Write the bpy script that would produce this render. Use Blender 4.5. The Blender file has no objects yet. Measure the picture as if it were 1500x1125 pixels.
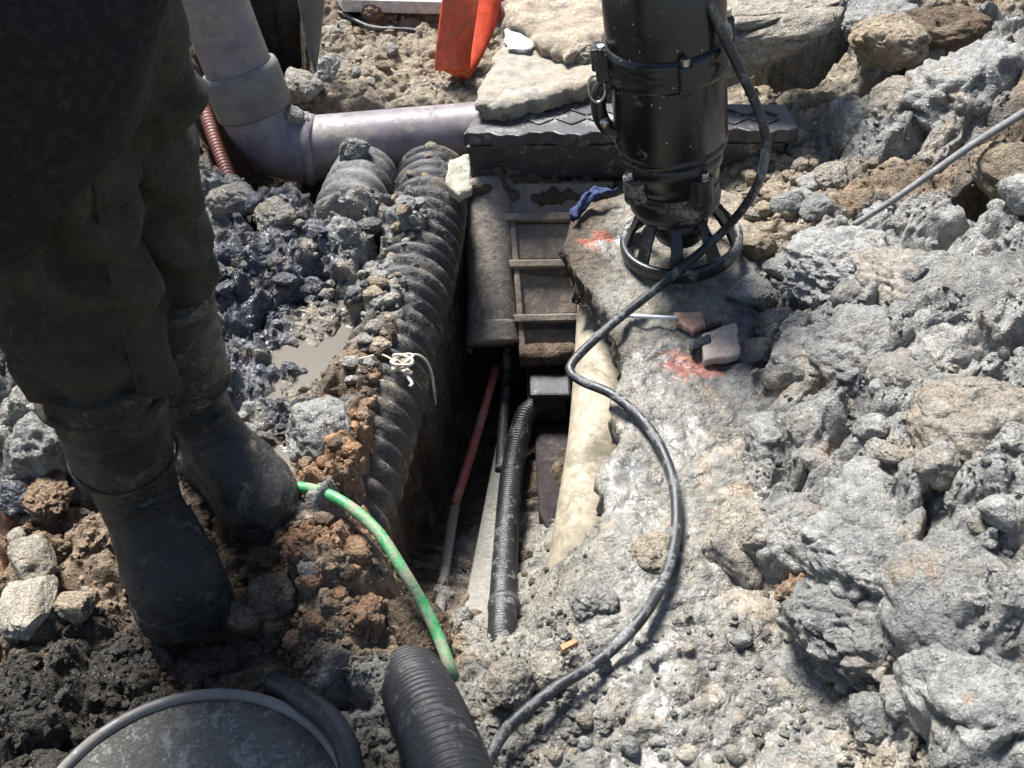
import bpy, bmesh, math, random
import numpy as np
from mathutils import Vector, Matrix

rad = math.radians
S = bpy.context.scene
COL = S.collection

# ------------------------------------------------------------------ camera, sky, sun, exposure
CAM_H, PITCH, FPX = 1.05, rad(42.0), 1600.0
cam_d = bpy.data.cameras.new("camera")
cam = bpy.data.objects.new("camera", cam_d)
COL.objects.link(cam)
cam.location = (0, 0, CAM_H)
cam.rotation_euler = (rad(90) - PITCH, 0, 0)
cam_d.sensor_width = 36.0
cam_d.lens = 36.0 * FPX / 1500.0
cam_d.clip_start, cam_d.clip_end = 0.02, 300.0
cam_d.dof.use_dof = True
cam_d.dof.focus_distance = 1.62
cam_d.dof.aperture_fstop = 13.0
S.camera = cam

SUN_EL, SUN_AZ = rad(55.0), rad(-30.0)        # azimuth measured from +Y towards +X
w = bpy.data.worlds.new("World"); S.world = w; w.use_nodes = True
nt = w.node_tree
sky = nt.nodes.new("ShaderNodeTexSky"); sky.sky_type = 'NISHITA'; sky.sun_disc = False
sky.sun_elevation = SUN_EL; sky.sun_rotation = SUN_AZ
nt.links.new(sky.outputs[0], nt.nodes["Background"].inputs[0])
nt.nodes["Background"].inputs[1].default_value = 0.065
sun_d = bpy.data.lights.new("sun", 'SUN'); sun_d.energy = 5.0; sun_d.angle = rad(18.0); sun_d.color = (1.0, 0.99, 0.975)
sun = bpy.data.objects.new("sun", sun_d); COL.objects.link(sun)
sdir = Vector((math.sin(SUN_AZ) * math.cos(SUN_EL), math.cos(SUN_AZ) * math.cos(SUN_EL), math.sin(SUN_EL)))
sun.rotation_euler = sdir.to_track_quat('Z', 'Y').to_euler()
sun.location = sdir * 5
S.view_settings.view_transform = 'Standard'; S.view_settings.look = 'None'
S.view_settings.gamma = 1.0; S.view_settings.use_curve_mapping = False
S.view_settings.exposure = 1.25

# ------------------------------------------------------------------ points along a view ray at a known height / depth
CP, SP = math.cos(PITCH), math.sin(PITCH)
def ray(u, v):
    x = (u - 750) / FPX; y = -(v - 562.5) / FPX
    return x, CP + y * SP, -SP + y * CP
def P(u, v, z=0.0):
    dx, dy, dz = ray(u, v); t = (z - CAM_H) / dz
    return Vector((dx * t, dy * t, z))
def Py(u, v, y):
    dx, dy, dz = ray(u, v); t = y / dy
    return Vector((dx * t, y, CAM_H + dz * t))

# ------------------------------------------------------------------ numpy noise
def _h(ix, iy, iz, seed):
    h = (ix.astype(np.int64) * 374761393 + iy.astype(np.int64) * 668265263 + iz.astype(np.int64) * 2147483647 + seed * 974634777) & 0xFFFFFFFF
    h = ((h ^ (h >> 13)) * 1274126177) & 0xFFFFFFFF
    h = ((h ^ (h >> 16)) * 2246822519) & 0xFFFFFFFF
    return (h ^ (h >> 15)) & 0xFFFFFFFF
def perlin(x, y, z=None, seed=0):
    x = np.asarray(x, dtype=np.float64); y = np.asarray(y, dtype=np.float64)
    z = np.full_like(x, 0.37) if z is None else np.asarray(z, dtype=np.float64)
    xi, yi, zi = np.floor(x), np.floor(y), np.floor(z)
    xf, yf, zf = x - xi, y - yi, z - zi
    f = lambda t: t * t * t * (t * (t * 6 - 15) + 10)
    u, v, w_ = f(xf), f(yf), f(zf)
    out = 0
    for a in (0, 1):
        for b in (0, 1):
            for c in (0, 1):
                h = _h(xi + a, yi + b, zi + c, seed)
                gx = (h & 1023) / 511.5 - 1; gy = ((h >> 10) & 1023) / 511.5 - 1; gz = ((h >> 20) & 1023) / 511.5 - 1
                wt = (u if a else 1 - u) * (v if b else 1 - v) * (w_ if c else 1 - w_)
                out = out + wt * (gx * (xf - a) + gy * (yf - b) + gz * (zf - c))
    return out * 1.3
def fbm(x, y, z=None, oct=4, seed=0, gain=.5):
    s, a, f = 0, 1.0, 1.0
    for i in range(oct):
        s = s + a * perlin(x * f, y * f, None if z is None else z * f, seed + i * 17)
        a *= gain; f *= 2.03
    return s
def worley2(x, y, seed=0):
    xi, yi = np.floor(x), np.floor(y)
    f1 = np.full(x.shape, 9.0); idv = np.zeros(x.shape); f2 = np.full(x.shape, 9.0)
    for a in (-1, 0, 1):
        for b in (-1, 0, 1):
            h = _h(xi + a, yi + b, xi * 0, seed)
            px = xi + a + .1 + .8 * (h & 1023) / 1023; py = yi + b + .1 + .8 * ((h >> 10) & 1023) / 1023
            d = np.hypot(px - x, py - y)
            nf = d < f1
            f2 = np.where(nf, f1, np.minimum(f2, d))
            idv = np.where(nf, ((h >> 20) & 1023) / 1023, idv); f1 = np.where(nf, d, f1)
    return f1, f2, idv
def worley3(x, y, z, seed=0):
    xi, yi, zi = np.floor(x), np.floor(y), np.floor(z)
    f1 = np.full(x.shape, 9.0); idv = np.zeros(x.shape)
    for a in (-1, 0, 1):
        for b in (-1, 0, 1):
            for c in (-1, 0, 1):
                h = _h(xi + a, yi + b, zi + c, seed)
                d = np.sqrt((xi + a + (h & 1023) / 1023 - x) ** 2 + (yi + b + ((h >> 10) & 1023) / 1023 - y) ** 2 + (zi + c + ((h >> 20) & 1023) / 1023 - z) ** 2)
                idv = np.where(d < f1, (_h(xi + a, yi + b, zi + c, seed + 5) & 1023) / 1023, idv)
                f1 = np.minimum(f1, d)
    return f1, idv
def dome(f1, k=1.15):
    return np.sqrt(np.clip(1 - (f1 * k) ** 2, 0, 1))
def sstep(a, b, x):
    t = np.clip((x - a) / (b - a), 0, 1); return t * t * (3 - 2 * t)

# ------------------------------------------------------------------ object helpers
WL = {}
def tag(o, label=None, cat=None, group=None, kind=None):
    if label: o["label"] = label
    if cat: o["category"] = cat
    if group: o["group"] = group
    if kind: o["kind"] = kind
    return o
def empty(name, loc, label=None, cat=None, group=None):
    o = bpy.data.objects.new(name, None); COL.objects.link(o); o.location = loc; o.empty_display_size = .05
    WL[o.name] = Vector(loc)
    return tag(o, label, cat, group)
def mk(name, V, F, mat, parent=None, smooth=True, origin=None, bevel=0, cols=None, wet=None):
    V = np.asarray([tuple(v) for v in V], dtype=np.float64) if not isinstance(V, np.ndarray) else V
    if parent is not None: org = np.array(WL[parent.name])
    elif origin is not None: org = np.array(origin, dtype=float)
    else:
        lo, hi = V.min(0), V.max(0); org = np.array([(lo[0] + hi[0]) / 2, (lo[1] + hi[1]) / 2, lo[2]])
    me = bpy.data.meshes.new(name); L = V - org
    me.from_pydata(L.tolist() if len(L) < 60000 else L, [], F if not isinstance(F, np.ndarray) else F.tolist()); me.update()
    if smooth: me.polygons.foreach_set("use_smooth", [True] * len(me.polygons))
    if cols is not None:
        at = me.attributes.new("col", 'FLOAT_COLOR', 'POINT')
        c4 = np.ones((len(L), 4), dtype=np.float32); c4[:, :3] = cols; at.data.foreach_set("color", c4.ravel())
        at = me.attributes.new("wet", 'FLOAT', 'POINT'); at.data.foreach_set("value", np.asarray(wet, dtype=np.float32))
    if mat: me.materials.append(mat)
    o = bpy.data.objects.new(name, me); COL.objects.link(o)
    if parent is not None:
        o.parent = parent; WL[o.name] = WL[parent.name]
    else:
        o.location = org; WL[o.name] = Vector(org)
    if bevel:
        m = o.modifiers.new("edge", 'BEVEL'); m.width = bevel; m.segments = 2; m.limit_method = 'ANGLE'
        if smooth: pass
    return o
def smooth_path(pts, step=.01, closed=False):
    pts = [Vector(p) for p in pts]; n = len(pts); out = []
    for i in range(n - 1):
        p0 = pts[max(i - 1, 0)]; p1 = pts[i]; p2 = pts[i + 1]; p3 = pts[min(i + 2, n - 1)]
        k = max(2, int((p2 - p1).length / step))
        for j in range(k):
            t = j / k
            out.append(.5 * ((2 * p1) + (p2 - p0) * t + (2 * p0 - 5 * p1 + 4 * p2 - p3) * t * t + (3 * p1 - p0 - 3 * p2 + p3) * t ** 3))
    out.append(pts[-1]); return out
def tube(path, r, seg=16, cap=True, sx=1.0, up=Vector((0, 0, 1))):
    n = len(path); V = []; F = []; s = 0
    tg = [(path[min(i + 1, n - 1)] - path[max(i - 1, 0)]).normalized() for i in range(n)]
    a = tg[0].orthogonal() if abs(tg[0].dot(up)) > .95 else up.cross(tg[0])
    a.normalize()
    for i in range(n):
        t = tg[i]; a = (a - t * a.dot(t)).normalized(); b = t.cross(a)
        if i: s += (path[i] - path[i - 1]).length
        for k in range(seg):
            th = 2 * math.pi * k / seg
            rr = r(s, th, i / (n - 1)) if callable(r) else r
            V.append(path[i] + (a * math.cos(th) * sx + b * math.sin(th)) * rr)
    for i in range(n - 1):
        for k in range(seg):
            k2 = (k + 1) % seg
            F.append((i * seg + k, i * seg + k2, (i + 1) * seg + k2, (i + 1) * seg + k))
    if cap:
        F.append(tuple(range(seg - 1, -1, -1))); F.append(tuple((n - 1) * seg + k for k in range(seg)))
    return V, F
def hollow(path, r, wall, seg=32):
    V, F = tube(path, r, seg, cap=False)
    W, G = tube(path, (lambda s, th, q: (r(s, th, q) if callable(r) else r) - wall), seg, cap=False)
    o = len(V); n = len(path)
    F = F + [tuple(reversed([i + o for i in f])) for f in G]
    for e in (0, (n - 1) * seg):
        for k in range(seg):
            k2 = (k + 1) % seg
            F.append((e + k, e + k2, o + e + k2, o + e + k) if e else (e + k2, e + k, o + e + k, o + e + k2))
    return V + W, F
def lathe(prof, center, seg=48, ax=None):
    """prof: (r, z) pairs, axis through center; ax optional 3x3 rotation"""
    V = []; F = []; n = len(prof)
    for (r, z) in prof:
        for k in range(seg):
            th = 2 * math.pi * k / seg
            p = Vector((r * math.cos(th), r * math.sin(th), z))
            V.append((ax @ p if ax else p) + Vector(center))
    for i in range(n - 1):
        for k in range(seg):
            k2 = (k + 1) % seg
            F.append((i * seg + k, i * seg + k2, (i + 1) * seg + k2, (i + 1) * seg + k))
    return V, F
def prism(poly, off):
    n = len(poly); off = Vector(off); V = [Vector(p) for p in poly] + [Vector(p) + off for p in poly]
    F = [tuple(range(n)), tuple(range(2 * n - 1, n - 1, -1))] + [(i, i + n, (i + 1) % n + n, (i + 1) % n) for i in range(n)]
    F = [tuple(reversed(f)) for f in F]
    return V, F
def join(*parts):
    V = []; F = []
    for (v, f) in parts:
        o = len(V); V += list(v); F += [tuple(i + o for i in q) for q in f]
    return V, F
def box(c, sx, sy, sz, R=None):
    V = []
    for z in (-1, 1):
        for (x, y) in ((-1, -1), (1, -1), (1, 1), (-1, 1)):
            p = Vector((x * sx / 2, y * sy / 2, z * sz / 2)); V.append((R @ p if R else p) + Vector(c))
    return V, [(3, 2, 1, 0), (4, 5, 6, 7), (0, 1, 5, 4), (1, 2, 6, 5), (2, 3, 7, 6), (3, 0, 4, 7)]

# ------------------------------------------------------------------ materials
class NT:
    def __init__(s, name):
        s.m = bpy.data.materials.new(name); s.m.use_nodes = True; s.t = s.m.node_tree
        s.b = s.t.nodes["Principled BSDF"]
        s.co = s.n("ShaderNodeTexCoord").outputs["Object"]
    def n(s, ty, **kw):
        x = s.t.nodes.new(ty)
        for k, v in kw.items(): setattr(x, k, v)
        return x
    def l(s, a, b): s.t.links.new(a, b)
    def noise(s, scale, detail=6, rough=.6, dist=0.0, co=None):
        x = s.n("ShaderNodeTexNoise"); x.inputs["Scale"].default_value = scale; x.inputs["Detail"].default_value = detail
        x.inputs["Roughness"].default_value = rough; x.inputs["Distortion"].default_value = dist
        s.l(co or s.co, x.inputs["Vector"]); return x.outputs["Fac"]
    def vor(s, scale, feature='F1', co=None):
        x = s.n("ShaderNodeTexVoronoi", feature=feature); x.inputs["Scale"].default_value = scale
        s.l(co or s.co, x.inputs["Vector"]); return x
    def rng(s, val, a, b, c, d):
        x = s.n("ShaderNodeMapRange"); s.l(val, x.inputs[0])
        for i, v in zip((1, 2, 3, 4), (a, b, c, d)): x.inputs[i].default_value = v
        return x.outputs[0]
    def math(s, op, a, b=None):
        x = s.n("ShaderNodeMath", operation=op)
        for i, v in enumerate((a, b)):
            if v is None: continue
            if isinstance(v, (int, float)): x.inputs[i].default_value = v
            else: s.l(v, x.inputs[i])
        return x.outputs[0]
    def mix(s, fac, a, b, mode='MIX'):
        x = s.n("ShaderNodeMix", data_type='RGBA', blend_type=mode)
        for sock, v in ((x.inputs[0], fac), (x.inputs[6], a), (x.inputs[7], b)):
            if isinstance(v, (int, float)): sock.default_value = v
            elif isinstance(v, tuple): sock.default_value = (*v, 1)
            else: s.l(v, sock)
        return x.outputs[2]
    def bump(s, h, dist, strength=1.0, prev=None):
        x = s.n("ShaderNodeBump"); x.inputs["Distance"].default_value = dist; x.inputs["Strength"].default_value = strength
        s.l(h, x.inputs["Height"])
        if prev is not None: s.l(prev, x.inputs["Normal"])
        return x.outputs[0]

def soil_nodes(M, base, wet, scale=1.0, co=None):
    co = co or M.co
    big = M.noise(14 * scale, 6, .6, .4, co); mid = M.noise(60 * scale, 8, .7, 0, co); fine = M.noise(330 * scale, 4, .6, 0, co)
    c = M.mix(1.0, base, M.rng(mid, .28, .72, .42, 1.5), 'MULTIPLY')
    c = M.mix(M.rng(big, .55, .70, 0, .7), c, (.38, .30, .21))
    c = M.mix(M.rng(M.noise(22 * scale, 5, .6, .8, co), .62, .72, 0, .55), c, (.30, .18, .10))
    c = M.mix(M.rng(big, .30, .42, .55, 0), c, (.075, .08, .085))
    c = M.mix(1.0, c, M.rng(fine, .25, .75, .72, 1.28), 'MULTIPLY')
    v = M.vor(210 * scale, co=co)
    pale = M.math('MULTIPLY', M.rng(v.outputs["Distance"], .16, .24, 1, 0), M.math('GREATER_THAN', M.noise(55 * scale, 3, .5, 0, co), .56))
    c = M.mix(M.math('MULTIPLY', pale, .55), c, (.55, .5, .42))
    M.l(c, M.b.inputs["Base Color"])
    wn = M.noise(26 * scale, 5, .65, .6, co)
    wf = M.math('MULTIPLY', wet, M.rng(wn, .38, .62, .2, 1.0))
    M.l(M.rng(wf, 0, .6, .93, .11), M.b.inputs["Roughness"])
    M.l(M.rng(wf, 0, .7, .25, .6), M.b.inputs["Specular IOR Level"])
    drywt = M.rng(wet, .35, .95, 1.0, .05); wetwt = M.rng(wet, .3, .95, .15, 1.0)
    film = M.rng(M.noise(11 * scale, 3, .5, .5, co), .36, .60, .22, 1.0)
    n0 = M.bump(M.math('MULTIPLY', M.math('MULTIPLY', M.noise(66 * scale, 5.0, .58, .35, co), wetwt), film), .019 / scale, 1.0)
    n1 = M.bump(M.math('MULTIPLY', M.noise(85 * scale, 6, .62, .3, co), drywt), .030 / scale, .9, n0)
    n2 = M.bump(M.math('MULTIPLY', M.noise(280 * scale, 3, .6, 0, co), drywt), .007 / scale, .9, n1)
    M.l(n2, M.b.inputs["Normal"])
def mat_soil(name="soil"):
    M = NT(name)
    a = M.n("ShaderNodeAttribute", attribute_name="col"); b = M.n("ShaderNodeAttribute", attribute_name="wet")
    soil_nodes(M, a.outputs["Color"], b.outputs["Fac"]); return M.m
def mat_rock(name, col, wet=.1, scale=1.0):
    M = NT(name)
    ad = M.n("ShaderNodeNewGeometry")                 # stones keep one grain size whatever their own size
    v = M.n("ShaderNodeValue"); v.outputs[0].default_value = wet
    rgb = M.n("ShaderNodeRGB"); rgb.outputs[0].default_value = (*col, 1)
    oi = M.n("ShaderNodeObjectInfo").outputs["Random"]; r2 = M.math('FRACT', M.math('MULTIPLY', oi, 17.3))
    cc = M.mix(1.0, rgb.outputs[0], M.rng(oi, 0, 1, .72, 1.18), 'MULTIPLY')
    cc = M.mix(M.rng(r2, .45, 1, 0, .55), cc, (.33, .265, .185))
    soil_nodes(M, cc, v.outputs[0], scale, ad.outputs['Position']); return M.m
def mat_dirty(name, col, rough=.4, dirt=(.26, .24, .2), amt=.5, scale=1.0, specks=0.0, bump=.3, metal=0.0, scratches=0.0, spec=.5, dirtrough=.85):
    """amt 0..1: how much of the surface carries dried mud"""
    M = NT(name)
    n = M.noise(9 * scale, 9, .68, .5); n2 = M.noise(70 * scale, 7, .7)
    f = M.math('ADD', M.math('MULTIPLY', n, .7), M.math('MULTIPLY', n2, .3))
    e = .68 - .36 * amt
    mask = M.rng(f, e - .05, e + .05, 0, 1)
    c0 = M.mix(1.0, col, M.rng(M.noise(25 * scale, 6, .6), .3, .7, .7, 1.35), 'MULTIPLY')
    d0 = M.mix(1.0, dirt, M.rng(n2, .25, .75, .5, 1.4), 'MULTIPLY')
    c = M.mix(M.math('MULTIPLY', mask, .92), c0, d0)
    film = M.rng(M.noise(5 * scale, 5, .6), .35, .75, 0, .35 * amt)
    c = M.mix(film, c, dirt)
    if specks:
        v = M.vor(85 * scale); sp = M.rng(v.outputs["Distance"], .08, .14, 1, 0)
        sel = M.math('GREATER_THAN', M.n("ShaderNodeSeparateColor").outputs[0], 2) if False else None
        sc = M.n("ShaderNodeSeparateColor"); M.l(v.outputs["Color"], sc.inputs[0])
        sp = M.math('MULTIPLY', sp, M.math('LESS_THAN', sc.outputs[0], specks))
        c = M.mix(sp, c, (.55, .53, .48))
    if scratches:
        mp = M.n("ShaderNodeMapping"); mp.inputs["Scale"].default_value = (30, 30, 260); M.l(M.co, mp.inputs[0])
        q = M.rng(M.noise(1.0 * scale, 5, .7, 0, mp.outputs[0]), .60, .68, 0, scratches)
        c = M.mix(q, c, (.5, .49, .46))
    M.l(c, M.b.inputs["Base Color"])
    M.l(M.mix(mask, M.rng(n2, .3, .7, rough * .7, rough * 1.3), (dirtrough,) * 3), M.b.inputs["Roughness"])
    M.b.inputs["Metallic"].default_value = metal; M.b.inputs["Specular IOR Level"].default_value = spec
    h = M.math('ADD', M.math('MULTIPLY', mask, .8), M.math('MULTIPLY', M.noise(160 * scale, 6, .7), .6))
    M.l(M.bump(h, .004, bump), M.b.inputs["Normal"])
    return M.m

SOIL = mat_soil()
ROCKS = {
    'G': mat_rock("grey_clay", (.255, .25, .23), .72), 'L': mat_rock("pale_clay", (.35, .342, .318), .55),
    'B': mat_rock("beige_stone", (.42, .34, .24), .08), 'T': mat_rock("tan_stone", (.46, .41, .33), .1),
    'K': mat_rock("dark_clay", (.062, .065, .074), .85), 'O': mat_rock("orange_soil_clod", (.38, .215, .12), .1),
    'W': mat_rock("wet_clay", (.25, .24, .20), .95), 'D': mat_rock("brown_soil_clod", (.17, .12, .08), .12)}
PVC = mat_dirty("mauve_pvc", (.19, .16, .17), .42, (.25, .225, .18), .40, 1.0, .05, .15)
PVC_GREY = mat_dirty("grey_pvc_socket", (.16, .145, .13), .5, (.2, .18, .15), .35, 1.0, .03, .15)
BLACKP = mat_dirty("black_plastic", (.022, .022, .025), .42, (.25, .23, .20), .30, 1.4, .08, .3)
LIDP = mat_dirty("dusty_black_plastic", (.045, .043, .046), .45, (.30, .28, .25), .28, 1.6, .08, .3)
CHAMB = mat_dirty("mud_stained_plastic", (.15, .125, .105), .45, (.30, .235, .17), .5, 1.3, .05, .35)
COLUMN = mat_dirty("mud_washed_plastic", (.17, .145, .122), .5, (.33, .28, .225), .55, 1.2, .05, .35)
CORR = mat_dirty("corrugated_black_plastic", (.018, .019, .022), .34, (.23, .19, .145), .36, 2.2, .1, .6, spec=.5)
CORR2 = mat_dirty("buried_black_plastic", (.03, .03, .033), .4, (.20, .19, .175), .6, 1.8, .05, .35)
HOSE = mat_dirty("black_hose_plastic", (.016, .016, .018), .35, (.26, .25, .23), .24, 3.0, .06, .3)
BIGHOSE = mat_dirty("dark_hose_plastic", (.02, .02, .022), .45, (.17, .16, .15), .22, 2.5, .05, .25)
PUMPB = mat_dirty("black_pump_paint", (.009, .009, .010), .24, (.26, .25, .22), .13, 1.0, .30, .08)
PUMPD = mat_dirty("muddy_pump_paint", (.012, .012, .013), .3, (.30, .28, .25), .27, 2.0, .14, .2)
CABLE = mat_dirty("muddy_cable_rubber", (.015, .016, .018), .38, (.23, .23, .22), .34, 3.5, .0, .25)
STEEL = mat_dirty("dull_steel", (.45, .44, .42), .3, (.28, .25, .2), .3, 3, 0, .1, 1.0)
BEIGE = mat_dirty("beige_pipe_plastic", (.33, .28, .205), .7, (.17, .155, .10), .34, 2.4, .0, .3)
RED = mat_dirty("red_rod_paint", (.33, .075, .06), .45, (.28, .22, .17), .38, 3, 0, .2)
GREEN = mat_dirty("green_hose_plastic", (.03, .28, .09), .4, (.27, .23, .17), .5, 4, 0, .2)
VINYL = mat_dirty("orange_red_vinyl", (.60, .085, .035), .38, (.34, .13, .08), .25, 2.5, 0, .15)
RUST = mat_dirty("rust_red_conduit", (.13, .04, .028), .5, (.1, .06, .04), .3, 2, 0, .2)
PLANK = mat_dirty("dark_plastic_plank", (.03, .023, .024), .85, (.08, .07, .062), .25, 2, 0, .25, spec=.15)
WOODS = mat_dirty("silted_board", (.15, .135, .115), .6, (.225, .21, .18), .8, 2, 0, .6)
CONC = mat_dirty("dusty_concrete", (.29, .265, .225), .9, (.33, .27, .195), .5, 2.0, 0, .6)
CONC2 = mat_dirty("brown_concrete", (.27, .215, .16), .9, (.38, .31, .22), .5, 2.0, 0, .7)
TILE = mat_dirty("pink_beige_tile", (.44, .34, .27), .55, (.33, .31, .28), .35, 3, 0, .2)
TILEO = mat_dirty("terracotta_tile", (.45, .25, .17), .6, (.34, .31, .28), .35, 3, 0, .2)
CHIP = mat_dirty("pale_yellow_stone", (.47, .45, .34), .85, (.36, .32, .24), .4, 3, 0, .5)
ROD = mat_dirty("grey_stick", (.16, .155, .15), .6, (.16, .15, .14), .35, 4, 0, .4)
ROPE = mat_dirty("cotton_string", (.58, .51, .40), .9, (.3, .25, .19), .3, 6, 0, .3)
BLUE = mat_dirty("blue_cloth", (.015, .03, .10), .8, (.04, .05, .1), .3, 4, 0, .5)
TROUS = mat_dirty("olive_work_cloth", (.029, .0245, .015), .95, (.05, .04, .025), .34, 1.6, 0, .8)
BOOT = mat_dirty("black_rubber", (.008, .008, .008), .3, (.085, .074, .056), .42, 2.6, 0, 1.0, dirtrough=.55)
BOOTM = mat_dirty("muddy_black_rubber", (.012, .012, .013), .26, (.22, .19, .145), .42, 2.4, .05, 1.0, dirtrough=.5)
COATM = mat_dirty("black_coat_cloth", (.0045, .0045, .005), .95, (.009, .008, .006), .2, 2, 0, .2)
SKIN = mat_dirty("skin", (.42, .26, .18), .5, (.3, .2, .14), .1, 2, 0, .05)
HAIRM = mat_dirty("black_hair", (.012, .011, .010), .5, (.02, .02, .02), .1, 2, 0, .3)
SHOVEL = mat_dirty("muddy_blade_steel", (.10, .11, .105), .5, (.15, .145, .13), .5, 1.5, 0, .3, .2)
WOODH = mat_dirty("shovel_handle_wood", (.30, .2, .11), .6, (.2, .16, .12), .4, 2, 0, .2)
LIDG = mat_dirty("gravelly_grey_lid", (.20, .187, .16), .9, (.28, .265, .235), .5, 4.0, .3, 1.0, spec=.2)
TARP = mat_dirty("dark_olive_tarp", (.016, .014, .009), .85, (.03, .025, .016), .3, 1.5, 0, .3)
PALEW = mat_dirty("pale_board", (.52, .50, .46), .7, (.35, .3, .24), .3, 2, 0, .2)
WHITE = mat_dirty("white_scrap", (.7, .7, .72), .5, (.4, .36, .3), .25, 5, 0, .2)
YELL = mat_dirty("yellow_scrap", (.6, .42, .06), .5, (.3, .25, .15), .3, 5, 0, .2)
WOODC = mat_dirty("wood_chip", (.42, .20, .09), .75, (.3, .22, .15), .3, 6, 0, .3)
def mat_puddle():
    M = NT("muddy_water")
    n = M.noise(6, 4, .5)
    M.l(M.mix(n, (.12, .105, .083), (.16, .142, .112)), M.b.inputs["Base Color"])
    M.b.inputs["Roughness"].default_value = .05; M.b.inputs["Specular IOR Level"].default_value = .7
    M.l(M.bump(M.noise(28, 3, .5, .8), .004, .35), M.b.inputs["Normal"])
    return M.m
PUDDLE = mat_puddle()

# ------------------------------------------------------------------ soil kinds over the site (colour of what lies there; lower-left shade painted as dark mud)
KIND = {  # albedo, wetness, (coarse lump, mid lump, grain) heights
    'G': ((.255, .25, .23), .72, (.058, .024, .012)), 'L': ((.35, .342, .318), .55, (.052, .022, .012)),
    'K': ((.062, .065, .074), .9, (.024, .024, .013)), 'O': ((.40, .235, .135), .22, (.022, .022, .018)),
    'B': ((.43, .36, .265), .05, (.010, .010, .008)), 'W': ((.19, .178, .152), 1.0, (.004, .006, .004)),
    'D': ((.13, .095, .065), .15, (.014, .014, .009)), 'S': ((.30, .28, .235), .65, (.006, .010, .007)),
    'M': ((.05, .042, .032), .4, (.02, .018, .010)),  # dark mud colour standing in for the shade at lower left
    'N': ((.34, .25, .165), .1, (.014, .014, .010)), 'P': ((.20, .17, .13), .92, (.006, .006, .004))}
ZONES = [  # u, v, kind, reach
    (335, 300, 'G', .14), (400, 330, 'K', .10), (350, 400, 'K', .12), (440, 390, 'K', .10), (520, 330, 'G', .08), (370, 470, 'K', .10), (340, 540, 'K', .08),
    (430, 510, 'K', .07), (470, 500, 'P', .07), (490, 455, 'P', .07), (560, 380, 'G', .07), (540, 430, 'G', .07), (600, 330, 'G', .08),
    (420, 590, 'K', .08), (360, 590, 'G', .06), (420, 650, 'P', .06), (450, 560, 'P', .05), (520, 540, 'N', .06), (500, 600, 'N', .06), (470, 650, 'O', .08), (530, 680, 'O', .08),
    (440, 700, 'O', .05), (470, 750, 'G', .05), (430, 780, 'P', .04), (440, 820, 'O', .08), (520, 760, 'O', .06), (380, 860, 'D', .08), (470, 880, 'N', .07), (540, 900, 'N', .07), (600, 860, 'N', .07), (400, 940, 'D', .07), (560, 960, 'S', .06),
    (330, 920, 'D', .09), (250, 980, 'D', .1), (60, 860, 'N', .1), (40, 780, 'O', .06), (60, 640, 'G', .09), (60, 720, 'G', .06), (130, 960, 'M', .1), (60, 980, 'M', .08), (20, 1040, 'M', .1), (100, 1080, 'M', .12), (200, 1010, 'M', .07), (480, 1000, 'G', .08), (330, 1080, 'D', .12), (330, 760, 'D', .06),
    (560, 90, 'B', .22), (470, 100, 'L', .10), (470, 60, 'B', .1), (660, 110, 'B', .2), (760, 90, 'B', .25), (560, 20, 'N', .15), (420, 60, 'D', .18), (380, 130, 'D', .12), (750, -60, 'B', .3), (300, 100, 'D', .3), (100, 200, 'D', .4),
    (700, 640, 'S', .15), (700, 560, 'S', .1), (760, 620, 'S', .12), (820, 700, 'S', .12), (700, 860, 'S', .1), (760, 800, 'S', .16), (640, 860, 'N', .08), (620, 920, 'N', .07), (690, 760, 'N', .05), (830, 840, 'S', .1), (600, 560, 'D', .15), (610, 700, 'D', .12), (840, 480, 'D', .1), (780, 330, 'D', .2),
    (1100, 250, 'B', .14), (1150, 190, 'B', .14), (1090, 320, 'B', .1), (1150, 330, 'B', .06), (1130, 100, 'B', .2), (1200, 60, 'L', .18), (1290, 40, 'G', .15), (1380, 60, 'N', .15), (1450, 30, 'N', .15),
    (1250, 230, 'G', .12), (1300, 310, 'N', .07), (1230, 320, 'N', .05), (1250, 390, 'L', .14), (1350, 260, 'G', .12), (1430, 320, 'D', .1), (1470, 250, 'N', .08), (1440, 400, 'L', .1), (1380, 430, 'L', .1), (1300, 480, 'L', .14), (1420, 130, 'G', .15),
    (1120, 420, 'G', .06), (1130, 470, 'K', .06), (1110, 540, 'K', .05), (1180, 560, 'G', .1), (1230, 620, 'K', .07), (1300, 600, 'G', .14), (1430, 640, 'L', .14), (1370, 740, 'G', .14), (1180, 680, 'G', .1), (1130, 640, 'G', .07), (1090, 570, 'L', .04), (1200, 780, 'G', .1), (1300, 820, 'G', .14), (1400, 900, 'G', .14), (1450, 1050, 'L', .12), (1300, 950, 'G', .12), (1220, 880, 'O', .04), (1330, 1050, 'G', .1),
    (960, 440, 'S', .12), (900, 370, 'W', .06), (960, 560, 'W', .14), (930, 700, 'W', .14), (1030, 640, 'W', .14), (1040, 740, 'W', .1), (950, 900, 'W', .14), (850, 1000, 'W', .14), (1080, 940, 'W', .14), (1000, 1060, 'W', .16), (1150, 1050, 'W', .14), (1250, 1080, 'W', .08), (760, 1080, 'W', .12), (700, 1010, 'S', .07), (950, 330, 'S', .1), (1010, 420, 'S', .06), (1130, 870, 'P', .06)]
ZX = np.array([tuple(P(u, v, 0))[:2] for (u, v, k, r) in ZONES])
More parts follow.
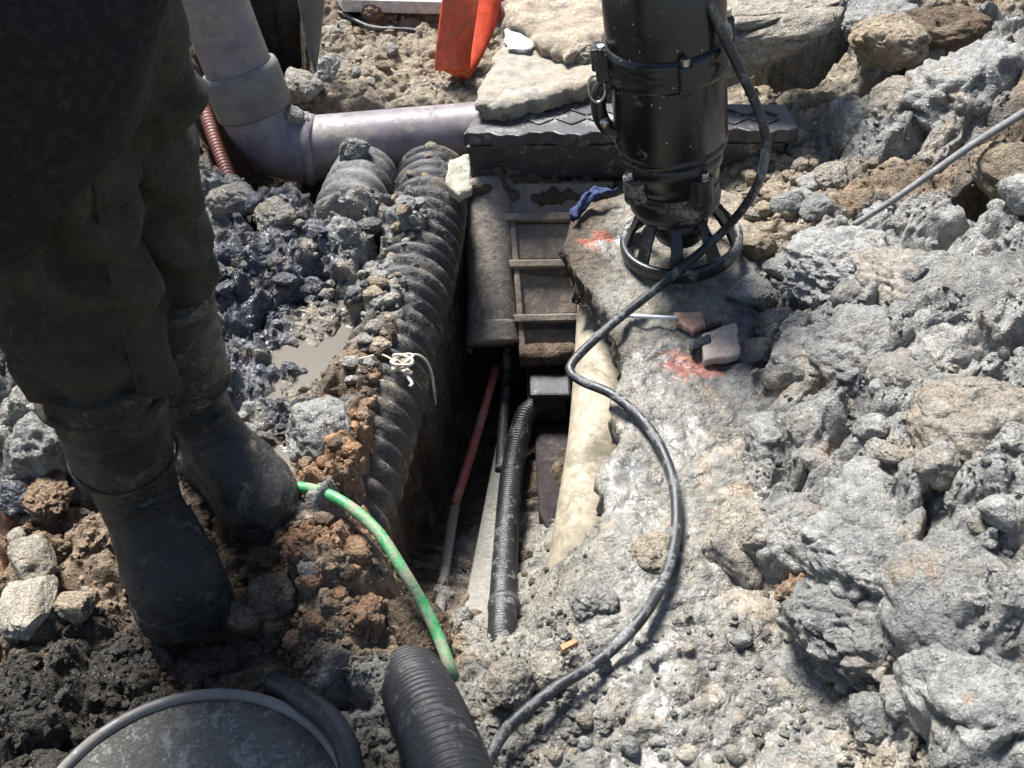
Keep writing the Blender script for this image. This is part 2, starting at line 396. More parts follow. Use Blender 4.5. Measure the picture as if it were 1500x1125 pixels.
def zones(x, y, warp=.035):
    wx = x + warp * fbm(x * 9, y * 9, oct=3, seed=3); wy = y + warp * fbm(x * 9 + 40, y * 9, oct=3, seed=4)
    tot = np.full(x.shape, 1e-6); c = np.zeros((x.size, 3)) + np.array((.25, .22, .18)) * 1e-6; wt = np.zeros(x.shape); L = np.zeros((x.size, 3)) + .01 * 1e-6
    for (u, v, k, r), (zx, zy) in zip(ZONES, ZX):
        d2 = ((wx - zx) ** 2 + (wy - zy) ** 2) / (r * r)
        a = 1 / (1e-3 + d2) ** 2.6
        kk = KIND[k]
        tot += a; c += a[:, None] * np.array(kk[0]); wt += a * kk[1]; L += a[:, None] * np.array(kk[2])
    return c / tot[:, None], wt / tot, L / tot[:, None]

# ------------------------------------------------------------------ terrain
def poly_sd(x, y, poly):
    p = np.array(poly); n = len(p); d = np.full(x.shape, 1e9); ins = np.zeros(x.shape, bool)
    for i in range(n):
        a = p[i]; b = p[(i + 1) % n]; e = b - a; L2 = max(e @ e, 1e-12)
        t = np.clip(((x - a[0]) * e[0] + (y - a[1]) * e[1]) / L2, 0, 1)
        d = np.minimum(d, np.hypot(x - a[0] - t * e[0], y - a[1] - t * e[1]))
        c = (a[1] > y) != (b[1] > y)
        with np.errstate(divide='ignore', invalid='ignore'):
            xs = (b[0] - a[0]) * (y - a[1]) / (b[1] - a[1] + 1e-15) + a[0]
        ins ^= c & (x < xs)
    return np.where(ins, -d, d)
def tps(pts):
    A = np.array([tuple(p) for p in pts]); n = len(A); X = A[:, :2]
    U = lambda r2: np.where(r2 > 1e-12, .5 * r2 * np.log(np.maximum(r2, 1e-12)), 0)
    K = U(((X[:, None] - X[None]) ** 2).sum(-1)) + np.eye(n) * 2e-3
    Q = np.hstack([np.ones((n, 1)), X]); M = np.block([[K, Q], [Q.T, np.zeros((3, 3))]])
    wv = np.linalg.solve(M, np.concatenate([A[:, 2], np.zeros(3)]))
    def f(x, y):
        r = wv[n] + wv[n + 1] * x + wv[n + 2] * y
        for i in range(n): r = r + wv[i] * U((x - X[i, 0]) ** 2 + (y - X[i, 1]) ** 2)
        return r
    return f
base_pts = [P(u, v, z) for (u, v, z) in [
    (320, 290, .02), (400, 330, .03), (350, 400, .02), (450, 410, .01), (530, 320, .01), (380, 470, -.005), (440, 500, -.025), (480, 480, -.02), (560, 400, .018), (540, 470, .015), (590, 330, .012), (510, 530, .012),
    (600, 300, .0), (430, 580, -.02), (360, 590, -.02), (420, 650, -.035), (500, 560, .0), (470, 640, .045), (525, 680, .025), (440, 730, .0), (470, 780, .02), (430, 830, .03), (380, 860, -.01), (470, 890, -.01), (540, 900, -.02), (500, 820, .03), (480, 865, .03), (520, 765, .02), (450, 800, .045), (480, 735, .035),
    (400, 940, -.03), (600, 950, -.04), (330, 930, -.04), (250, 1000, -.04), (60, 860, .0), (50, 760, .01), (60, 640, .04), (0, 560, .03), (-150, 700, .0), (130, 970, -.02), (100, 1080, -.02), (330, 1090, -.02), (520, 1010, -.01), (620, 1050, -.03),
    (560, 90, .0), (470, 100, .02), (660, 110, .0), (760, 90, .0), (560, 10, .02), (750, -60, .05), (1000, -60, .05), (300, 60, .0), (100, 100, .0), (100, 350, .0), (-200, 400, 0),
    (1100, 250, -.01), (1150, 190, .02), (1085, 330, .0), (1130, 60, .06), (1230, 30, .1), (1350, 20, .12), (1480, 20, .12), (1250, 230, .06), (1250, 330, .07), (1330, 310, .10), (1430, 310, .09), (1480, 240, .18), (1420, 150, .16), (1250, 400, .10), (1350, 420, .16), (1450, 460, .19),
    (1120, 420, .015), (1110, 500, .005), (1180, 560, .06), (1270, 560, .12), (1400, 600, .19), (1480, 700, .24), (1120, 620, .02), (1180, 700, .05), (1300, 720, .15), (1420, 850, .20), (1200, 820, .04), (1300, 880, .10), (1450, 1000, .18), (1350, 1060, .10), (1230, 960, .02), (1600, 700, .28), (1600, 300, .25), (1600, 1100, .22), (1800, 600, .3),
    (960, 340, -.05), (980, 450, -.07), (980, 560, -.07), (960, 680, -.07), (1030, 620, -.06), (1030, 760, -.035), (1080, 640, .0), (1085, 480, -.01), (1060, 300, -.03),
    (950, 820, -.04), (900, 890, -.005), (950, 935, .008), (850, 1000, .0), (845, 945, -.01), (1000, 890, .006), (1080, 890, .008), (1050, 1000, .0), (900, 1080, .0), (1150, 1000, .005), (1200, 1090, .01), (760, 1040, -.02), (720, 1110, -.03), (700, 990, -.04), (1110, 840, .0), (1130, 740, .02)]]
base_f = tps(base_pts)
floor_f = tps([P(u, v, z) for (u, v, z) in [
    (600, 600, -.55), (580, 740, -.5), (625, 700, -.48), (540, 560, -.55), (640, 500, -.5), (690, 600, -.39), (720, 580, -.40), (760, 700, -.345), (740, 830, -.26), (700, 900, -.19), (660, 900, -.20), (625, 890, -.12), (600, 860, -.12), (800, 560, -.50), (740, 540, -.46), (805, 640, -.42), (850, 600, -.42), (800, 760, -.33), (840, 820, -.22), (790, 900, -.17), (870, 720, -.26), (850, 790, -.085), (870, 770, -.08), (835, 850, -.08), (815, 870, -.12), (880, 500, -.42), (800, 300, -.55), (720, 300, -.55), (920, 640, -.2), (640, 950, -.1), (720, 950, -.09)]])
trench = [P(u, v, 0)[:2] for (u, v) in [(684, 255), (905, 255), (930, 330), (935, 450), (945, 560), (935, 650), (915, 720), (900, 790), (840, 860), (770, 935), (700, 968), (645, 965), (590, 915), (560, 880), (548, 830), (532, 760), (524, 690), (545, 600), (576, 500), (608, 400), (628, 330)]]
pit = [P(u, v, 0)[:2] for (u, v) in [(345, -60), (445, -60), (466, 100), (440, 158), (690, 152), (690, 270), (600, 285), (520, 300), (470, 310), (440, 286), (400, 272), (320, 262), (280, 200), (280, 60)]]
cave = [P(u, v, .03)[:2] for (u, v) in [(1100, 128), (1130, 20), (1255, 10), (1268, 90), (1242, 122), (1195, 142), (1140, 142)]]
holeR = [P(u, v, .12)[:2] for (u, v) in [(1395, 270), (1440, 245), (1500, 270), (1500, 345), (1440, 330), (1400, 320)]]
crack1 = [P(u, v, .1)[:2] for (u, v) in [(1225, 520), (1245, 540), (1290, 610), (1300, 660), (1275, 650), (1240, 590)]]
crack2 = [P(u, v, .15)[:2] for (u, v) in [(1405, 615), (1420, 640), (1440, 690), (1470, 730), (1455, 740), (1415, 680)]]

X0, X1, Y0, Y1, RES = -1.6, 1.6, .30, 2.95, .004
gx = np.arange(X0, X1 + 1e-6, RES); gy = np.arange(Y0, Y1 + 1e-6, RES)
NX, NY = len(gx), len(gy)
def coarse(f, st=.016):
    cx = np.arange(X0 - st, X1 + 2 * st, st); cy = np.arange(Y0 - st, Y1 + 2 * st, st)
    C = f(*np.meshgrid(cx, cy))
    fx = (gx - cx[0]) / st; fy = (gy - cy[0]) / st
    ix = fx.astype(int); iy = fy.astype(int); tx = (fx - ix)[None]; ty = (fy - iy)[:, None]
    g = lambda a, b: C[np.ix_(iy + a, ix + b)]
    return (g(0, 0) * (1 - tx) + g(0, 1) * tx) * (1 - ty) + (g(1, 0) * (1 - tx) + g(1, 1) * tx) * ty
GX, GY = np.meshgrid(gx, gy)
Z = np.clip(coarse(base_f), -.1, .34)
FZ = np.clip(coarse(floor_f), -.6, -.05)
wn = coarse(lambda x, y: fbm(x * 14, y * 14, oct=3, seed=11), .008) * .014
xf, yf = GX.ravel(), GY.ravel()
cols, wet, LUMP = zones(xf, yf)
cols_g = cols
L0, L1, L2 = (LUMP[:, i].reshape(NY, NX) for i in range(3))
jx = GX + .03 * coarse(lambda x, y: perlin(x * 12, y * 12, seed=31), .008); jy = GY + .03 * coarse(lambda x, y: perlin(x * 12, y * 12, seed=32), .008)
def blocks(scale, seed, crack=.16):
    X, Y = jx * scale, jy * scale; xi, yi = np.floor(X), np.floor(Y)
    f1 = np.full(X.shape, 9.0); f2 = f1.copy(); H = np.zeros(X.shape)
    for a in (-1, 0, 1):
        for b in (-1, 0, 1):
            h = _h(xi + a, yi + b, xi * 0, seed); h2 = _h(xi + a, yi + b, xi * 0, seed + 3)
            dx = X - (xi + a + .1 + .8 * (h & 1023) / 1023); dy = Y - (yi + b + .1 + .8 * ((h >> 10) & 1023) / 1023); d = np.hypot(dx, dy)
            pl = ((h >> 20) & 1023) / 1023 + ((h2 & 1023) / 511.5 - 1) * .9 * dx + (((h2 >> 10) & 1023) / 511.5 - 1) * .9 * dy
            nf = d < f1; f2 = np.where(nf, f1, np.minimum(f2, d)); H = np.where(nf, pl, H); f1 = np.where(nf, d, f1)
    return H - .5 - .9 * (1 - sstep(0, crack * 2, f2 - f1))
def lumps(scale, seed):
    f1, f2, idv = worley2(jx * scale, jy * scale, seed); return dome(f1, 1.05) * (.35 + .65 * idv) - .42
lum = L0 * blocks(8.5, 1) * .95 + L1 * (.55 * blocks(21, 2, .2) + .55 * lumps(30, 4)) + L2 * lumps(60, 3)
g4 = fbm(GX * 45, GY * 45, oct=3, seed=8)
f1g, _, idg = worley2(jx * 120, jy * 120, 6); lum += L2 * .42 * (dome(f1g, 1.1) * idg - .25)
lum += L2 * .9 * g4 + L1 * .7 * fbm(GX * 15, GY * 15, oct=2, seed=9)
depth = np.zeros_like(Z)
def sink(poly, target, wall):
    global Z
    sd = poly_sd(xf, yf, poly).reshape(NY, NX) + wn
    k = sstep(0, wall, -sd)
    Z = Z * (1 - k) + target * k
    return k
pud = [[(395, 500), (450, 470), (500, 440), (545, 446), (545, 480), (490, 530), (470, 600), (440, 610), (400, 550)], [(375, 640), (440, 620), (470, 690), (440, 730), (400, 720)]]
for q in pud: sink([P(u, v, 0)[:2] for u, v in q], np.full_like(Z, -.035), .045)
kt = sink(trench, FZ, .045)
kp = sink(pit, np.full_like(Z, -.42), .06)
kc = sink(cave, np.full_like(Z, -.5), .03)
sink(holeR, np.full_like(Z, -.06), .05); sink(crack1, np.full_like(Z, .0), .03); sink(crack2, np.full_like(Z, .04), .03)
Z = Z + lum
edge = np.minimum.reduce([GX - X0, X1 - GX, GY - Y0, Y1 - GY])
Z = Z * sstep(0, .15, edge)
GZ = Z
def ground_z(x, y):
    fx = min(max((x - X0) / RES, 0), NX - 1.001); fy = min(max((y - Y0) / RES, 0), NY - 1.001)
    i, j = int(fx), int(fy); a, b = fx - i, fy - j
    return float((GZ[j, i] * (1 - a) + GZ[j, i + 1] * a) * (1 - b) + (GZ[j + 1, i] * (1 - a) + GZ[j + 1, i + 1] * a) * b)
hx = .009 * fbm(GX * 28, GY * 28, Z * 28, oct=2, seed=51) * sstep(0, .1, edge); hy = .009 * fbm(GX * 28 + 9, GY * 28, Z * 28, oct=2, seed=52) * sstep(0, .1, edge)
TV = np.stack([GX + hx, GY + hy, Z], -1).reshape(-1, 3)
idx = np.arange(NX * NY).reshape(NY, NX)
TF = np.stack([idx[:-1, :-1], idx[:-1, 1:], idx[1:, 1:], idx[1:, :-1]], -1).reshape(-1, 4)
# the trench floor is silt / dark soil, the pit blends to dark brown
ktf = kt.ravel()[:, None]; kpf = kp.ravel()[:, None]
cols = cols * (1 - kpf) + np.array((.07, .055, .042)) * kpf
kcf = sstep(.25, .9, kc.ravel())[:, None]; cols = cols * (1 - kcf) + np.array((.05, .04, .03)) * kcf  # shade inside the cave painted into the soil colour
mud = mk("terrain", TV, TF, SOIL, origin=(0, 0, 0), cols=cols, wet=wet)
tag(mud, kind="structure")
R = 80.0
ring = [(-R, -R, 0), (R, -R, 0), (R, R, 0), (-R, R, 0), (X0, Y0, 0), (X1, Y0, 0), (X1, Y1, 0), (X0, Y1, 0)]
far = mk("ground", ring, [(0, 1, 5, 4), (1, 2, 6, 5), (2, 3, 7, 6), (3, 0, 4, 7)], mat_rock("far_soil", (.27, .22, .16), .1), origin=(0, 0, 0), smooth=False)
tag(far, kind="structure")

# ------------------------------------------------------------------ broken slabs and flat pieces
def slab_piece(name, poly, zf, thick, mat, res, enoise=.01, efreq=18, relief=.002, rfreq=40, round_=.012, parent=None, seed=0, soil=False, undercut=.015):
    poly = [tuple(p)[:2] for p in poly]; a = np.array(poly); lo = a.min(0) - .04; hi = a.max(0) + .04
    x = np.arange(lo[0], hi[0], res); y = np.arange(lo[1], hi[1], res); XX, YY = np.meshgrid(x, y)
    def sdf(px, py):
        return poly_sd(px, py, poly) + enoise * fbm(px * efreq, py * efreq, oct=4, seed=seed + 70)
    sd = sdf(XX.ravel(), YY.ravel()).reshape(XX.shape)
    ok = (sd[:-1, :-1] < .6 * res) & (sd[:-1, 1:] < .6 * res) & (sd[1:, 1:] < .6 * res) & (sd[1:, :-1] < .6 * res)
    ii = np.arange(XX.size).reshape(XX.shape)
    Q = np.stack([ii[:-1, :-1], ii[:-1, 1:], ii[1:, 1:], ii[1:, :-1]], -1)[ok]
    used = np.unique(Q); remap = -np.ones(XX.size, int); remap[used] = np.arange(len(used)); Q = remap[Q]
    px, py = XX.ravel()[used].copy(), YY.ravel()[used].copy()
    ed = {}
    for q in Q.tolist():
        for k in range(4):
            e = (q[k], q[(k + 1) % 4]); ed[e] = 1
    bnd = [e for e in ed if (e[1], e[0]) not in ed]
    bv = np.unique(np.array(bnd))
    for _ in range(2):
        h = res * .5; s = sdf(px[bv], py[bv]); gx_ = (sdf(px[bv] + h, py[bv]) - sdf(px[bv] - h, py[bv])) / (2 * h); gy_ = (sdf(px[bv], py[bv] + h) - sdf(px[bv], py[bv] - h)) / (2 * h)
        g2 = np.maximum(gx_ ** 2 + gy_ ** 2, .25); st = np.clip(s / g2, -1.2 * res, 1.2 * res)
        px[bv] -= st * gx_; py[bv] -= st * gy_
    s = sdf(px, py)
    z = zf(px, py) if callable(zf) else np.full(px.shape, float(zf))
    z = z + relief * fbm(px * rfreq, py * rfreq, oct=4, seed=seed + 5) - round_ * (1 - sstep(0, round_ * 1.6, -s)) * .8
    n = len(px); V = [np.stack([px, py, z], 1)]
    bm_ = {v: i for i, v in enumerate(bv.tolist())}; nb = len(bv)
    F = Q.tolist()
    prev = {v: v for v in bv.tolist()}; off = n
    cen = np.array([px.mean(), py.mean()])
    bx, by = px[bv], py[bv]; h = res
    gx_ = (sdf(bx + h, by) - sdf(bx - h, by)); gy_ = (sdf(bx, by + h) - sdf(bx, by - h)); gl = np.hypot(gx_, gy_) + 1e-9; gx_ /= gl; gy_ /= gl
    for lv, f in ((1, .33), (2, .66), (3, 1.0)):
        jit = undercut * fbm(bx * 40, by * 40, np.full(nb, lv * 1.7), oct=2, seed=seed + 9) - undercut * .5 * f
        V.append(np.stack([bx + gx_ * jit, by + gy_ * jit, z[bv] - thick * f + .1 * thick * fbm(bx * 30, by * 30, oct=2, seed=seed + lv)], 1))
        cur = {v: off + bm_[v] for v in bv.tolist()}
        F += [(e[1], e[0], cur[e[0]], cur[e[1]]) if False else (e[0], cur[e[0]], cur[e[1]], e[1]) if lv == 1 else (prev[e[0]], cur[e[0]], cur[e[1]], prev[e[1]]) for e in bnd]
        prev = cur; off += nb
    # underside: same plan, lower, its rim joined to the last ring
    bmap = np.arange(n) + off
    V.append(np.stack([px, py, z - thick], 1))
    bot = bmap.copy()
    for v in bv.tolist(): bot[v] = prev[v]
    F += [tuple(int(bot[i]) for i in reversed(q)) for q in Q.tolist()]
    V = np.concatenate(V)
    kw = {}
    if soil:
        c, wt, _ = zones(V[:, 0], V[:, 1]); kw = dict(cols=soil(V, c), wet=np.clip(wt, .3, 1))
    # drop loose verts
    usedv = np.unique(np.concatenate([np.array(q).ravel() for q in F])); rm = -np.ones(len(V), int); rm[usedv] = np.arange(len(usedv))
    F = [tuple(int(rm[i]) for i in q) for q in F]; V = V[usedv]
    if kw: kw = dict(cols=kw["cols"][usedv], wet=kw["wet"][usedv])
    return mk(name, V, F, mat, parent=parent, **kw)
def paint(V, c):
    c = c.copy()
    for (u, v, rr, col, f) in [(862, 354, .016, (.50, .13, .07), 60), (880, 346, .012, (.50, .15, .08), 60), (1000, 540, .030, (.44, .16, .11), 90), (1040, 548, .022, (.44, .17, .12), 90)]:
        q = P(u, v, .0); d = np.hypot(V[:, 0] - q.x, (V[:, 1] - q.y)) + .022 * fbm(V[:, 0] * f, V[:, 1] * f, oct=3, seed=77)
        m = (1 - sstep(rr * .7, rr, d))[:, None] * .8; c = c * (1 - m) + np.array(col) * m
    return c
slab_px = [(828, 352), (842, 318), (880, 288), (915, 278), (1000, 268), (1080, 280), (1130, 330), (1120, 440), (1110, 520), (1120, 600), (1140, 680), (1130, 790), (1080, 870), (960, 920), (860, 930), (842, 900), (868, 800), (888, 750), (866, 700), (900, 655), (905, 620), (890, 598), (908, 565), (914, 525), (898, 492), (880, 445), (850, 405)]
def slab_z(x, y):
    return .004 + .010 * fbm(x * 5, y * 5, oct=2, seed=21) + .004 * dome(worley2(x * 30, y * 30, 5)[0], 1.3) * sstep(.0, .3, fbm(x * 4, y * 4, oct=2, seed=22) + .1)
slab = slab_piece("concrete_slab", [P(u, v, .0) for (u, v) in slab_px], slab_z, .055, SOIL, .005, .012, 16, .005, 45, .012, seed=1, soil=paint, undercut=.02)
tag(slab, "broken wet grey concrete slab under the black pump", "slab")

# ------------------------------------------------------------------ mauve drain pipe along the back
def drain():
    y0 = P(560, 210, -.03).y
    a, b = Py(452, 218, y0 - .01), Py(712, 196, y0 + .035)
    el = Py(398, 222, y0 - .012)
    root = empty("drain_pipe", (a.x, a.y, a.z - .07), "mauve grey plastic drain pipe with elbow and riser behind the trench", "pipe")
    r = .063
    V, F = hollow(smooth_path([a, b], .01), r, .005, 48)
    mk("pipe_run", V, F, PVC, root)
    # elbow: bend from the run up into the riser
    up0 = Py(377, 150, y0 + .005); up1 = Py(318, 0, y0 + .03); ud = (up1 - up0).normalized()
    corner = el
    ends = corner + (a - corner).normalized() * .075
    p = [a + (a - b).normalized() * -.002, ends, corner + (a - corner).normalized() * .02 + ud * .02, corner + ud * .075, corner + ud * .12]
    V, F = hollow(smooth_path(p, .008), r + .004, .006, 48)
    mk("elbow", V, F, PVC, root)
    V, F = lathe([(r + .003, -.010), (r + .0075, -.008), (r + .0085, 0), (r + .0075, .008), (r + .003, .010)], a, 48, (b - a).to_track_quat('Z', 'Y').to_matrix())
    mk("joint_ring", V, F, PVC, root)
    s0 = corner + ud * .085
    q = ud.to_track_quat('Z', 'Y').to_matrix()
    V, F = lathe([(r + .001, 0), (r + .008, 0), (r + .0105, .006), (r + .0105, .078), (r + .008, .086), (r + .001, .088)], s0, 48, q)
    mk("socket_collar", V, F, PVC_GREY, root)
    V, F = hollow(smooth_path([s0 + ud * .07, s0 + ud * .75], .02), r, .005, 48)
    mk("riser", V, F, PVC, root)
drain()

# ------------------------------------------------------------------ access cover (two-layer plastic lid)
def lid():
    yb = P(790, 240, -.01).y
    root = empty("access_cover", (.17, yb + .15, -.04), "flat black plastic access cover with diamond tread behind the pump", "cover")
    zt = .068
    A, B, C, D = P(678, 197, zt), P(1172, 190, zt), P(1150, 152, zt), P(708, 150, zt)
    n = 60; f = []
    front = [A.lerp(B, i / n) + Vector((0, .006 * math.sin(i * .55) + .004 * math.sin(i * 1.7), 0)) for i in range(n + 1)]
    mk("tread_plate", *prism(front + [C, D], (0, 0, -.026)), LIDP, root, False, bevel=.003)
    A, B, C, D = P(686, 208, .040), P(1165, 203, .040), P(1150, 165, .040), P(712, 160, .040)
    mk("gasket_ledge", *prism([A, B, C, D], (0, 0, -.012)), LIDP, root, False, bevel=.003)
    z2 = .034
    A, B, C, D = P(682, 215, z2) , P(1150, 210, z2), P(1150, 172, z2), P(710, 167, z2)
    mk("frame_skirt", *prism([A, B, C, D], (.008, .01, -.075)), LIDP, root, False, bevel=.004)
    # diamond tread: raised bars on the plate
    e1 = (P(905, 190, zt) - P(705, 190, zt)); k = 0
    for i in range(9):
        for s in (-1, 1):
            for row in (0, 1):
                c = P(742 + 47 * i, 172 + (0 if s * (1 if row else -1) > 0 else 0), zt) + Vector((0, .035 * row - .016, .0012))
                c = c + Vector((.0135 * s, 0, 0))
                R = Matrix.Rotation(s * (1 if row == 0 else -1) * rad(38), 3, 'Z')
                if c.x < P(1165, 180, zt).x:
                    mk("tread_bar", *box(c, .034, .0045, .003, R), BLACKP, root, False)
lid()

# ------------------------------------------------------------------ catch-basin chamber sloping down from the lid into the trench
def zs(v): return -.035 + (v - 268) / (535 - 268) * (-.225)
def PS(u, v, lift=0):
    p = P(u, v, zs(v)); return p
nrm = None
def chamber():
    global nrm
    a, b, c = PS(700, 280), PS(840, 280), PS(770, 530)
    nrm = (b - a).cross(c - a).normalized()
    if nrm.z < 0: nrm = -nrm
    root = empty("drain_chamber", (PS(770, 530).x, PS(770, 530).y, -.4), "dark muddy ribbed plastic drain chamber under the access cover", "drain chamber")
    dn = (c - PS(770, 280)).normalized()
    # half-round column on the left
    path = smooth_path([PS(719, 262) - nrm * .030, PS(720, 400) - nrm * .030, PS(722, 486) - nrm * .030], .012)
    V, F = tube(path, lambda s, th, q: .048 + .002 * math.sin(s * 25), 32)
    mk("side_column", V, F, COLUMN, root)
    path = smooth_path([PS(722, 470) - nrm * .030, PS(724, 502) - nrm * .030], .006)
    V, F = tube(path, lambda s, th, q: .050 + .003 * q, 32)
    mk("column_collar", V, F, COLUMN, root)
    def panel(name, px, mat, dep, lift=0.0, bev=.003):
        pts = [PS(u, v) + nrm * lift for (u, v) in px]
        return mk(name, *prism(pts, -nrm * dep), mat, root, False, bevel=bev)
    panel("backing", [(742, 262), (900, 262), (860, 520), (762, 520)], CHAMB, .09, -.014)
    panel("panel", [(742, 268), (890, 268), (880, 314), (742, 314)], CHAMB, .02, .0)
    panel("panel", [(748, 326), (870, 326), (858, 378), (750, 380)], CHAMB, .02, -.004)
    panel("panel", [(756, 398), (850, 406), (845, 458), (758, 462)], CHAMB, .02, -.008)
    panel("panel", [(764, 480), (843, 480), (842, 520), (768, 522)], CHAMB, .03, -.006)
    for (u0, u1, v0, lf) in ((738, 885, 314, .012), (745, 862, 382, .010), (752, 850, 462, .012)):
        panel("rib", [(u0, v0), (u1, v0 - 2), (u1, v0 + 10), (u0 + 2, v0 + 12)], CHAMB, .03, lf)
    panel("rib", [(746, 318), (755, 318), (771, 520), (762, 520)], CHAMB, .03, .006)
    # mud-caked collar and the duct below it
    V, F = tube(smooth_path([PS(762, 521) , PS(805, 519) + nrm * .004, PS(846, 519)], .006), lambda s, th, q: .020 + .006 * perlin(np.array([s * 60]), np.array([math.cos(th) * 1.4]), np.array([math.sin(th) * 1.4]))[0], 14)
    mk("mud_collar", V, F, ROCKS['N'] if 'N' in ROCKS else ROCKS['D'], root)
    panel("duct", [(770, 530), (838, 530), (832, 606), (774, 606)], PLANK, .06, -.012)
    panel("duct_lip", [(770, 590), (836, 588), (833, 600), (772, 602)], LIDP, .05, .004)
chamber()

# ------------------------------------------------------------------ pipes and lines in the trench
def line(name, pts, r, mat, label, cat, seg=16, step=.01, corr=None, group=None, smooth=True):
    path = smooth_path(pts, step if corr is None else corr[0] / 8)
    f = r
    if corr:
        per, amp = corr
        f = lambda s, th, q: r - amp + amp * 2 * (.5 + .5 * math.cos(2 * math.pi * s / per)) ** .6
    V, F = tube(path, f, seg)
    return tag(mk(name, V, F, mat), label, cat, group)
line("plastic_hose", [P(816, 590, -.315), P(794, 592, -.31), P(772, 606, -.31), P(760, 640, -.315), P(750, 690, -.31), P(743, 760, -.275), P(738, 850, -.215), P(736, 915, -.15), P(735, 960, -.13)], .0185, HOSE, "thin black ribbed hose running down the middle of the trench", "hose", 20, corr=(.0062, .0011))
tag(mk("hose_connector", *join(box(P(806, 584, -.305), .062, .05, .062), box(P(806, 566, -.275), .074, .06, .014)), HOSE, smooth=False, bevel=.005), "chunky black elbow connector between chamber duct and thin ribbed hose", "hose connector")
V, F = lathe([(.018, -.008), (.0225, -.006), (.0225, .006), (.018, .008)], P(738, 888, -.178), 24, (P(736, 915, -.15) - P(738, 850, -.215)).to_track_quat('Z', 'Y').to_matrix())
tag(mk("hose_coupling", V, F, LIDP), "grey coupling ring on the lower end of the thin ribbed hose", "coupling")
line("cable_duct", [P(744, 505, -.29), P(741, 560, -.325), P(737, 620, -.33), P(733, 690, -.315)], .0095, BLACKP, "slim black straight conduit beside the red rod", "conduit", 16)
line("red_rod", [P(726, 540, -.31), P(700, 632, -.31), P(666, 740, -.29)], .0080, RED, "rusty red thin rod leaning along the trench", "rod", 14)
line("silted_rod", [P(667, 738, -.30), P(652, 830, -.24), P(640, 925, -.16)], .008, WOODS, "mud grey rod end continuing below the red rod", "rod", 12)
V, F = prism([P(728, 640, -.36), P(744, 640, -.36), P(716, 945, -.165), P(668, 945, -.165)], (0, 0, -.05))
tag(mk("trench_board", V, F, WOODS, smooth=False, bevel=.006), "silt covered grey board lying along the trench left of the ribbed hose", "board")
line("beige_pipe", [P(884, 395, -.13), P(880, 520, -.135), P(874, 640, -.14), P(858, 760, -.15), P(842, 860, -.20), P(826, 950, -.26)], .044, BEIGE, "beige stained pipe half hidden under the concrete slab", "pipe", 40)
V, F = prism([P(782, 622, -.34), P(836, 622, -.34), P(834, 690, -.33), P(806, 782, -.31), P(790, 750, -.315)], (0, 0, -.03))
tag(mk("dark_plank", V, F, PLANK, smooth=False, bevel=.004), "dark purple brown plank below the chamber duct", "plank")
V, F = prism([P(836, 600, -.30), P(850, 560, -.28), P(838, 770, -.25), P(806, 800, -.28), P(824, 720, -.29)], (0, 0, -.05))
tag(mk("side_board", V, F, PLANK, smooth=False, bevel=.004), "muddy upright board between dark plank and beige pipe", "board")

# corrugated drain
cor_pts = [P(634, 262, -.07), P(628, 310, -.055), P(610, 395, -.055), P(579, 500, -.055), P(548, 605, -.055), P(520, 700, -.06), P(492, 785, -.068), P(468, 860, -.08), P(446, 920, -.1)]
line("corrugated_pipe", cor_pts, .064, CORR, "large black corrugated drain pipe along the left edge of the trench", "pipe", 44, corr=(.034, .0072))
line("corrugated_pipe", [P(545, 240, -.085), P(524, 285, -.045), P(498, 350, -.06), P(480, 400, -.1)], .060, CORR2, "short mud caked corrugated pipe stub under the mauve pipe", "pipe", 40, corr=(.034, .005))
line("corrugated_hose", [P(585, 960, -.14), P(605, 1000, -.05), P(628, 1050, .01), P(652, 1110, .04), P(676, 1180, .06), P(706, 1280, .07)], .040, BIGHOSE, "thick black corrugated hose at the front of the trench", "hose", 36, corr=(.010, .0010))
line("green_hose", [P(418, 714, .035), P(455, 716, .04), P(500, 734, .045), P(550, 775, .045), P(590, 835, .03), P(622, 890, .0), P(645, 940, -.02), P(662, 985, -.03), P(676, 1020, -.09), P(680, 1040, -.14)], .0072, GREEN, "bright green thin hose over the orange soil", "hose", 16)
line("rust_conduit", [P(296, 150, .03), P(318, 215, .0), P(345, 282, -.03), P(362, 320, -.06)], .013, RUST, "rust red ribbed conduit behind the standing person", "conduit", 18, corr=(.009, .001))
line("black_wire", [P(478, -20, .02), P(485, 10, .02), P(505, 22, .02), P(545, 40, .02), P(600, 44, .016), P(625, 50, .01)], .005, CABLE, "thin black wire lying on the pale soil near the shovel", "wire", 10)

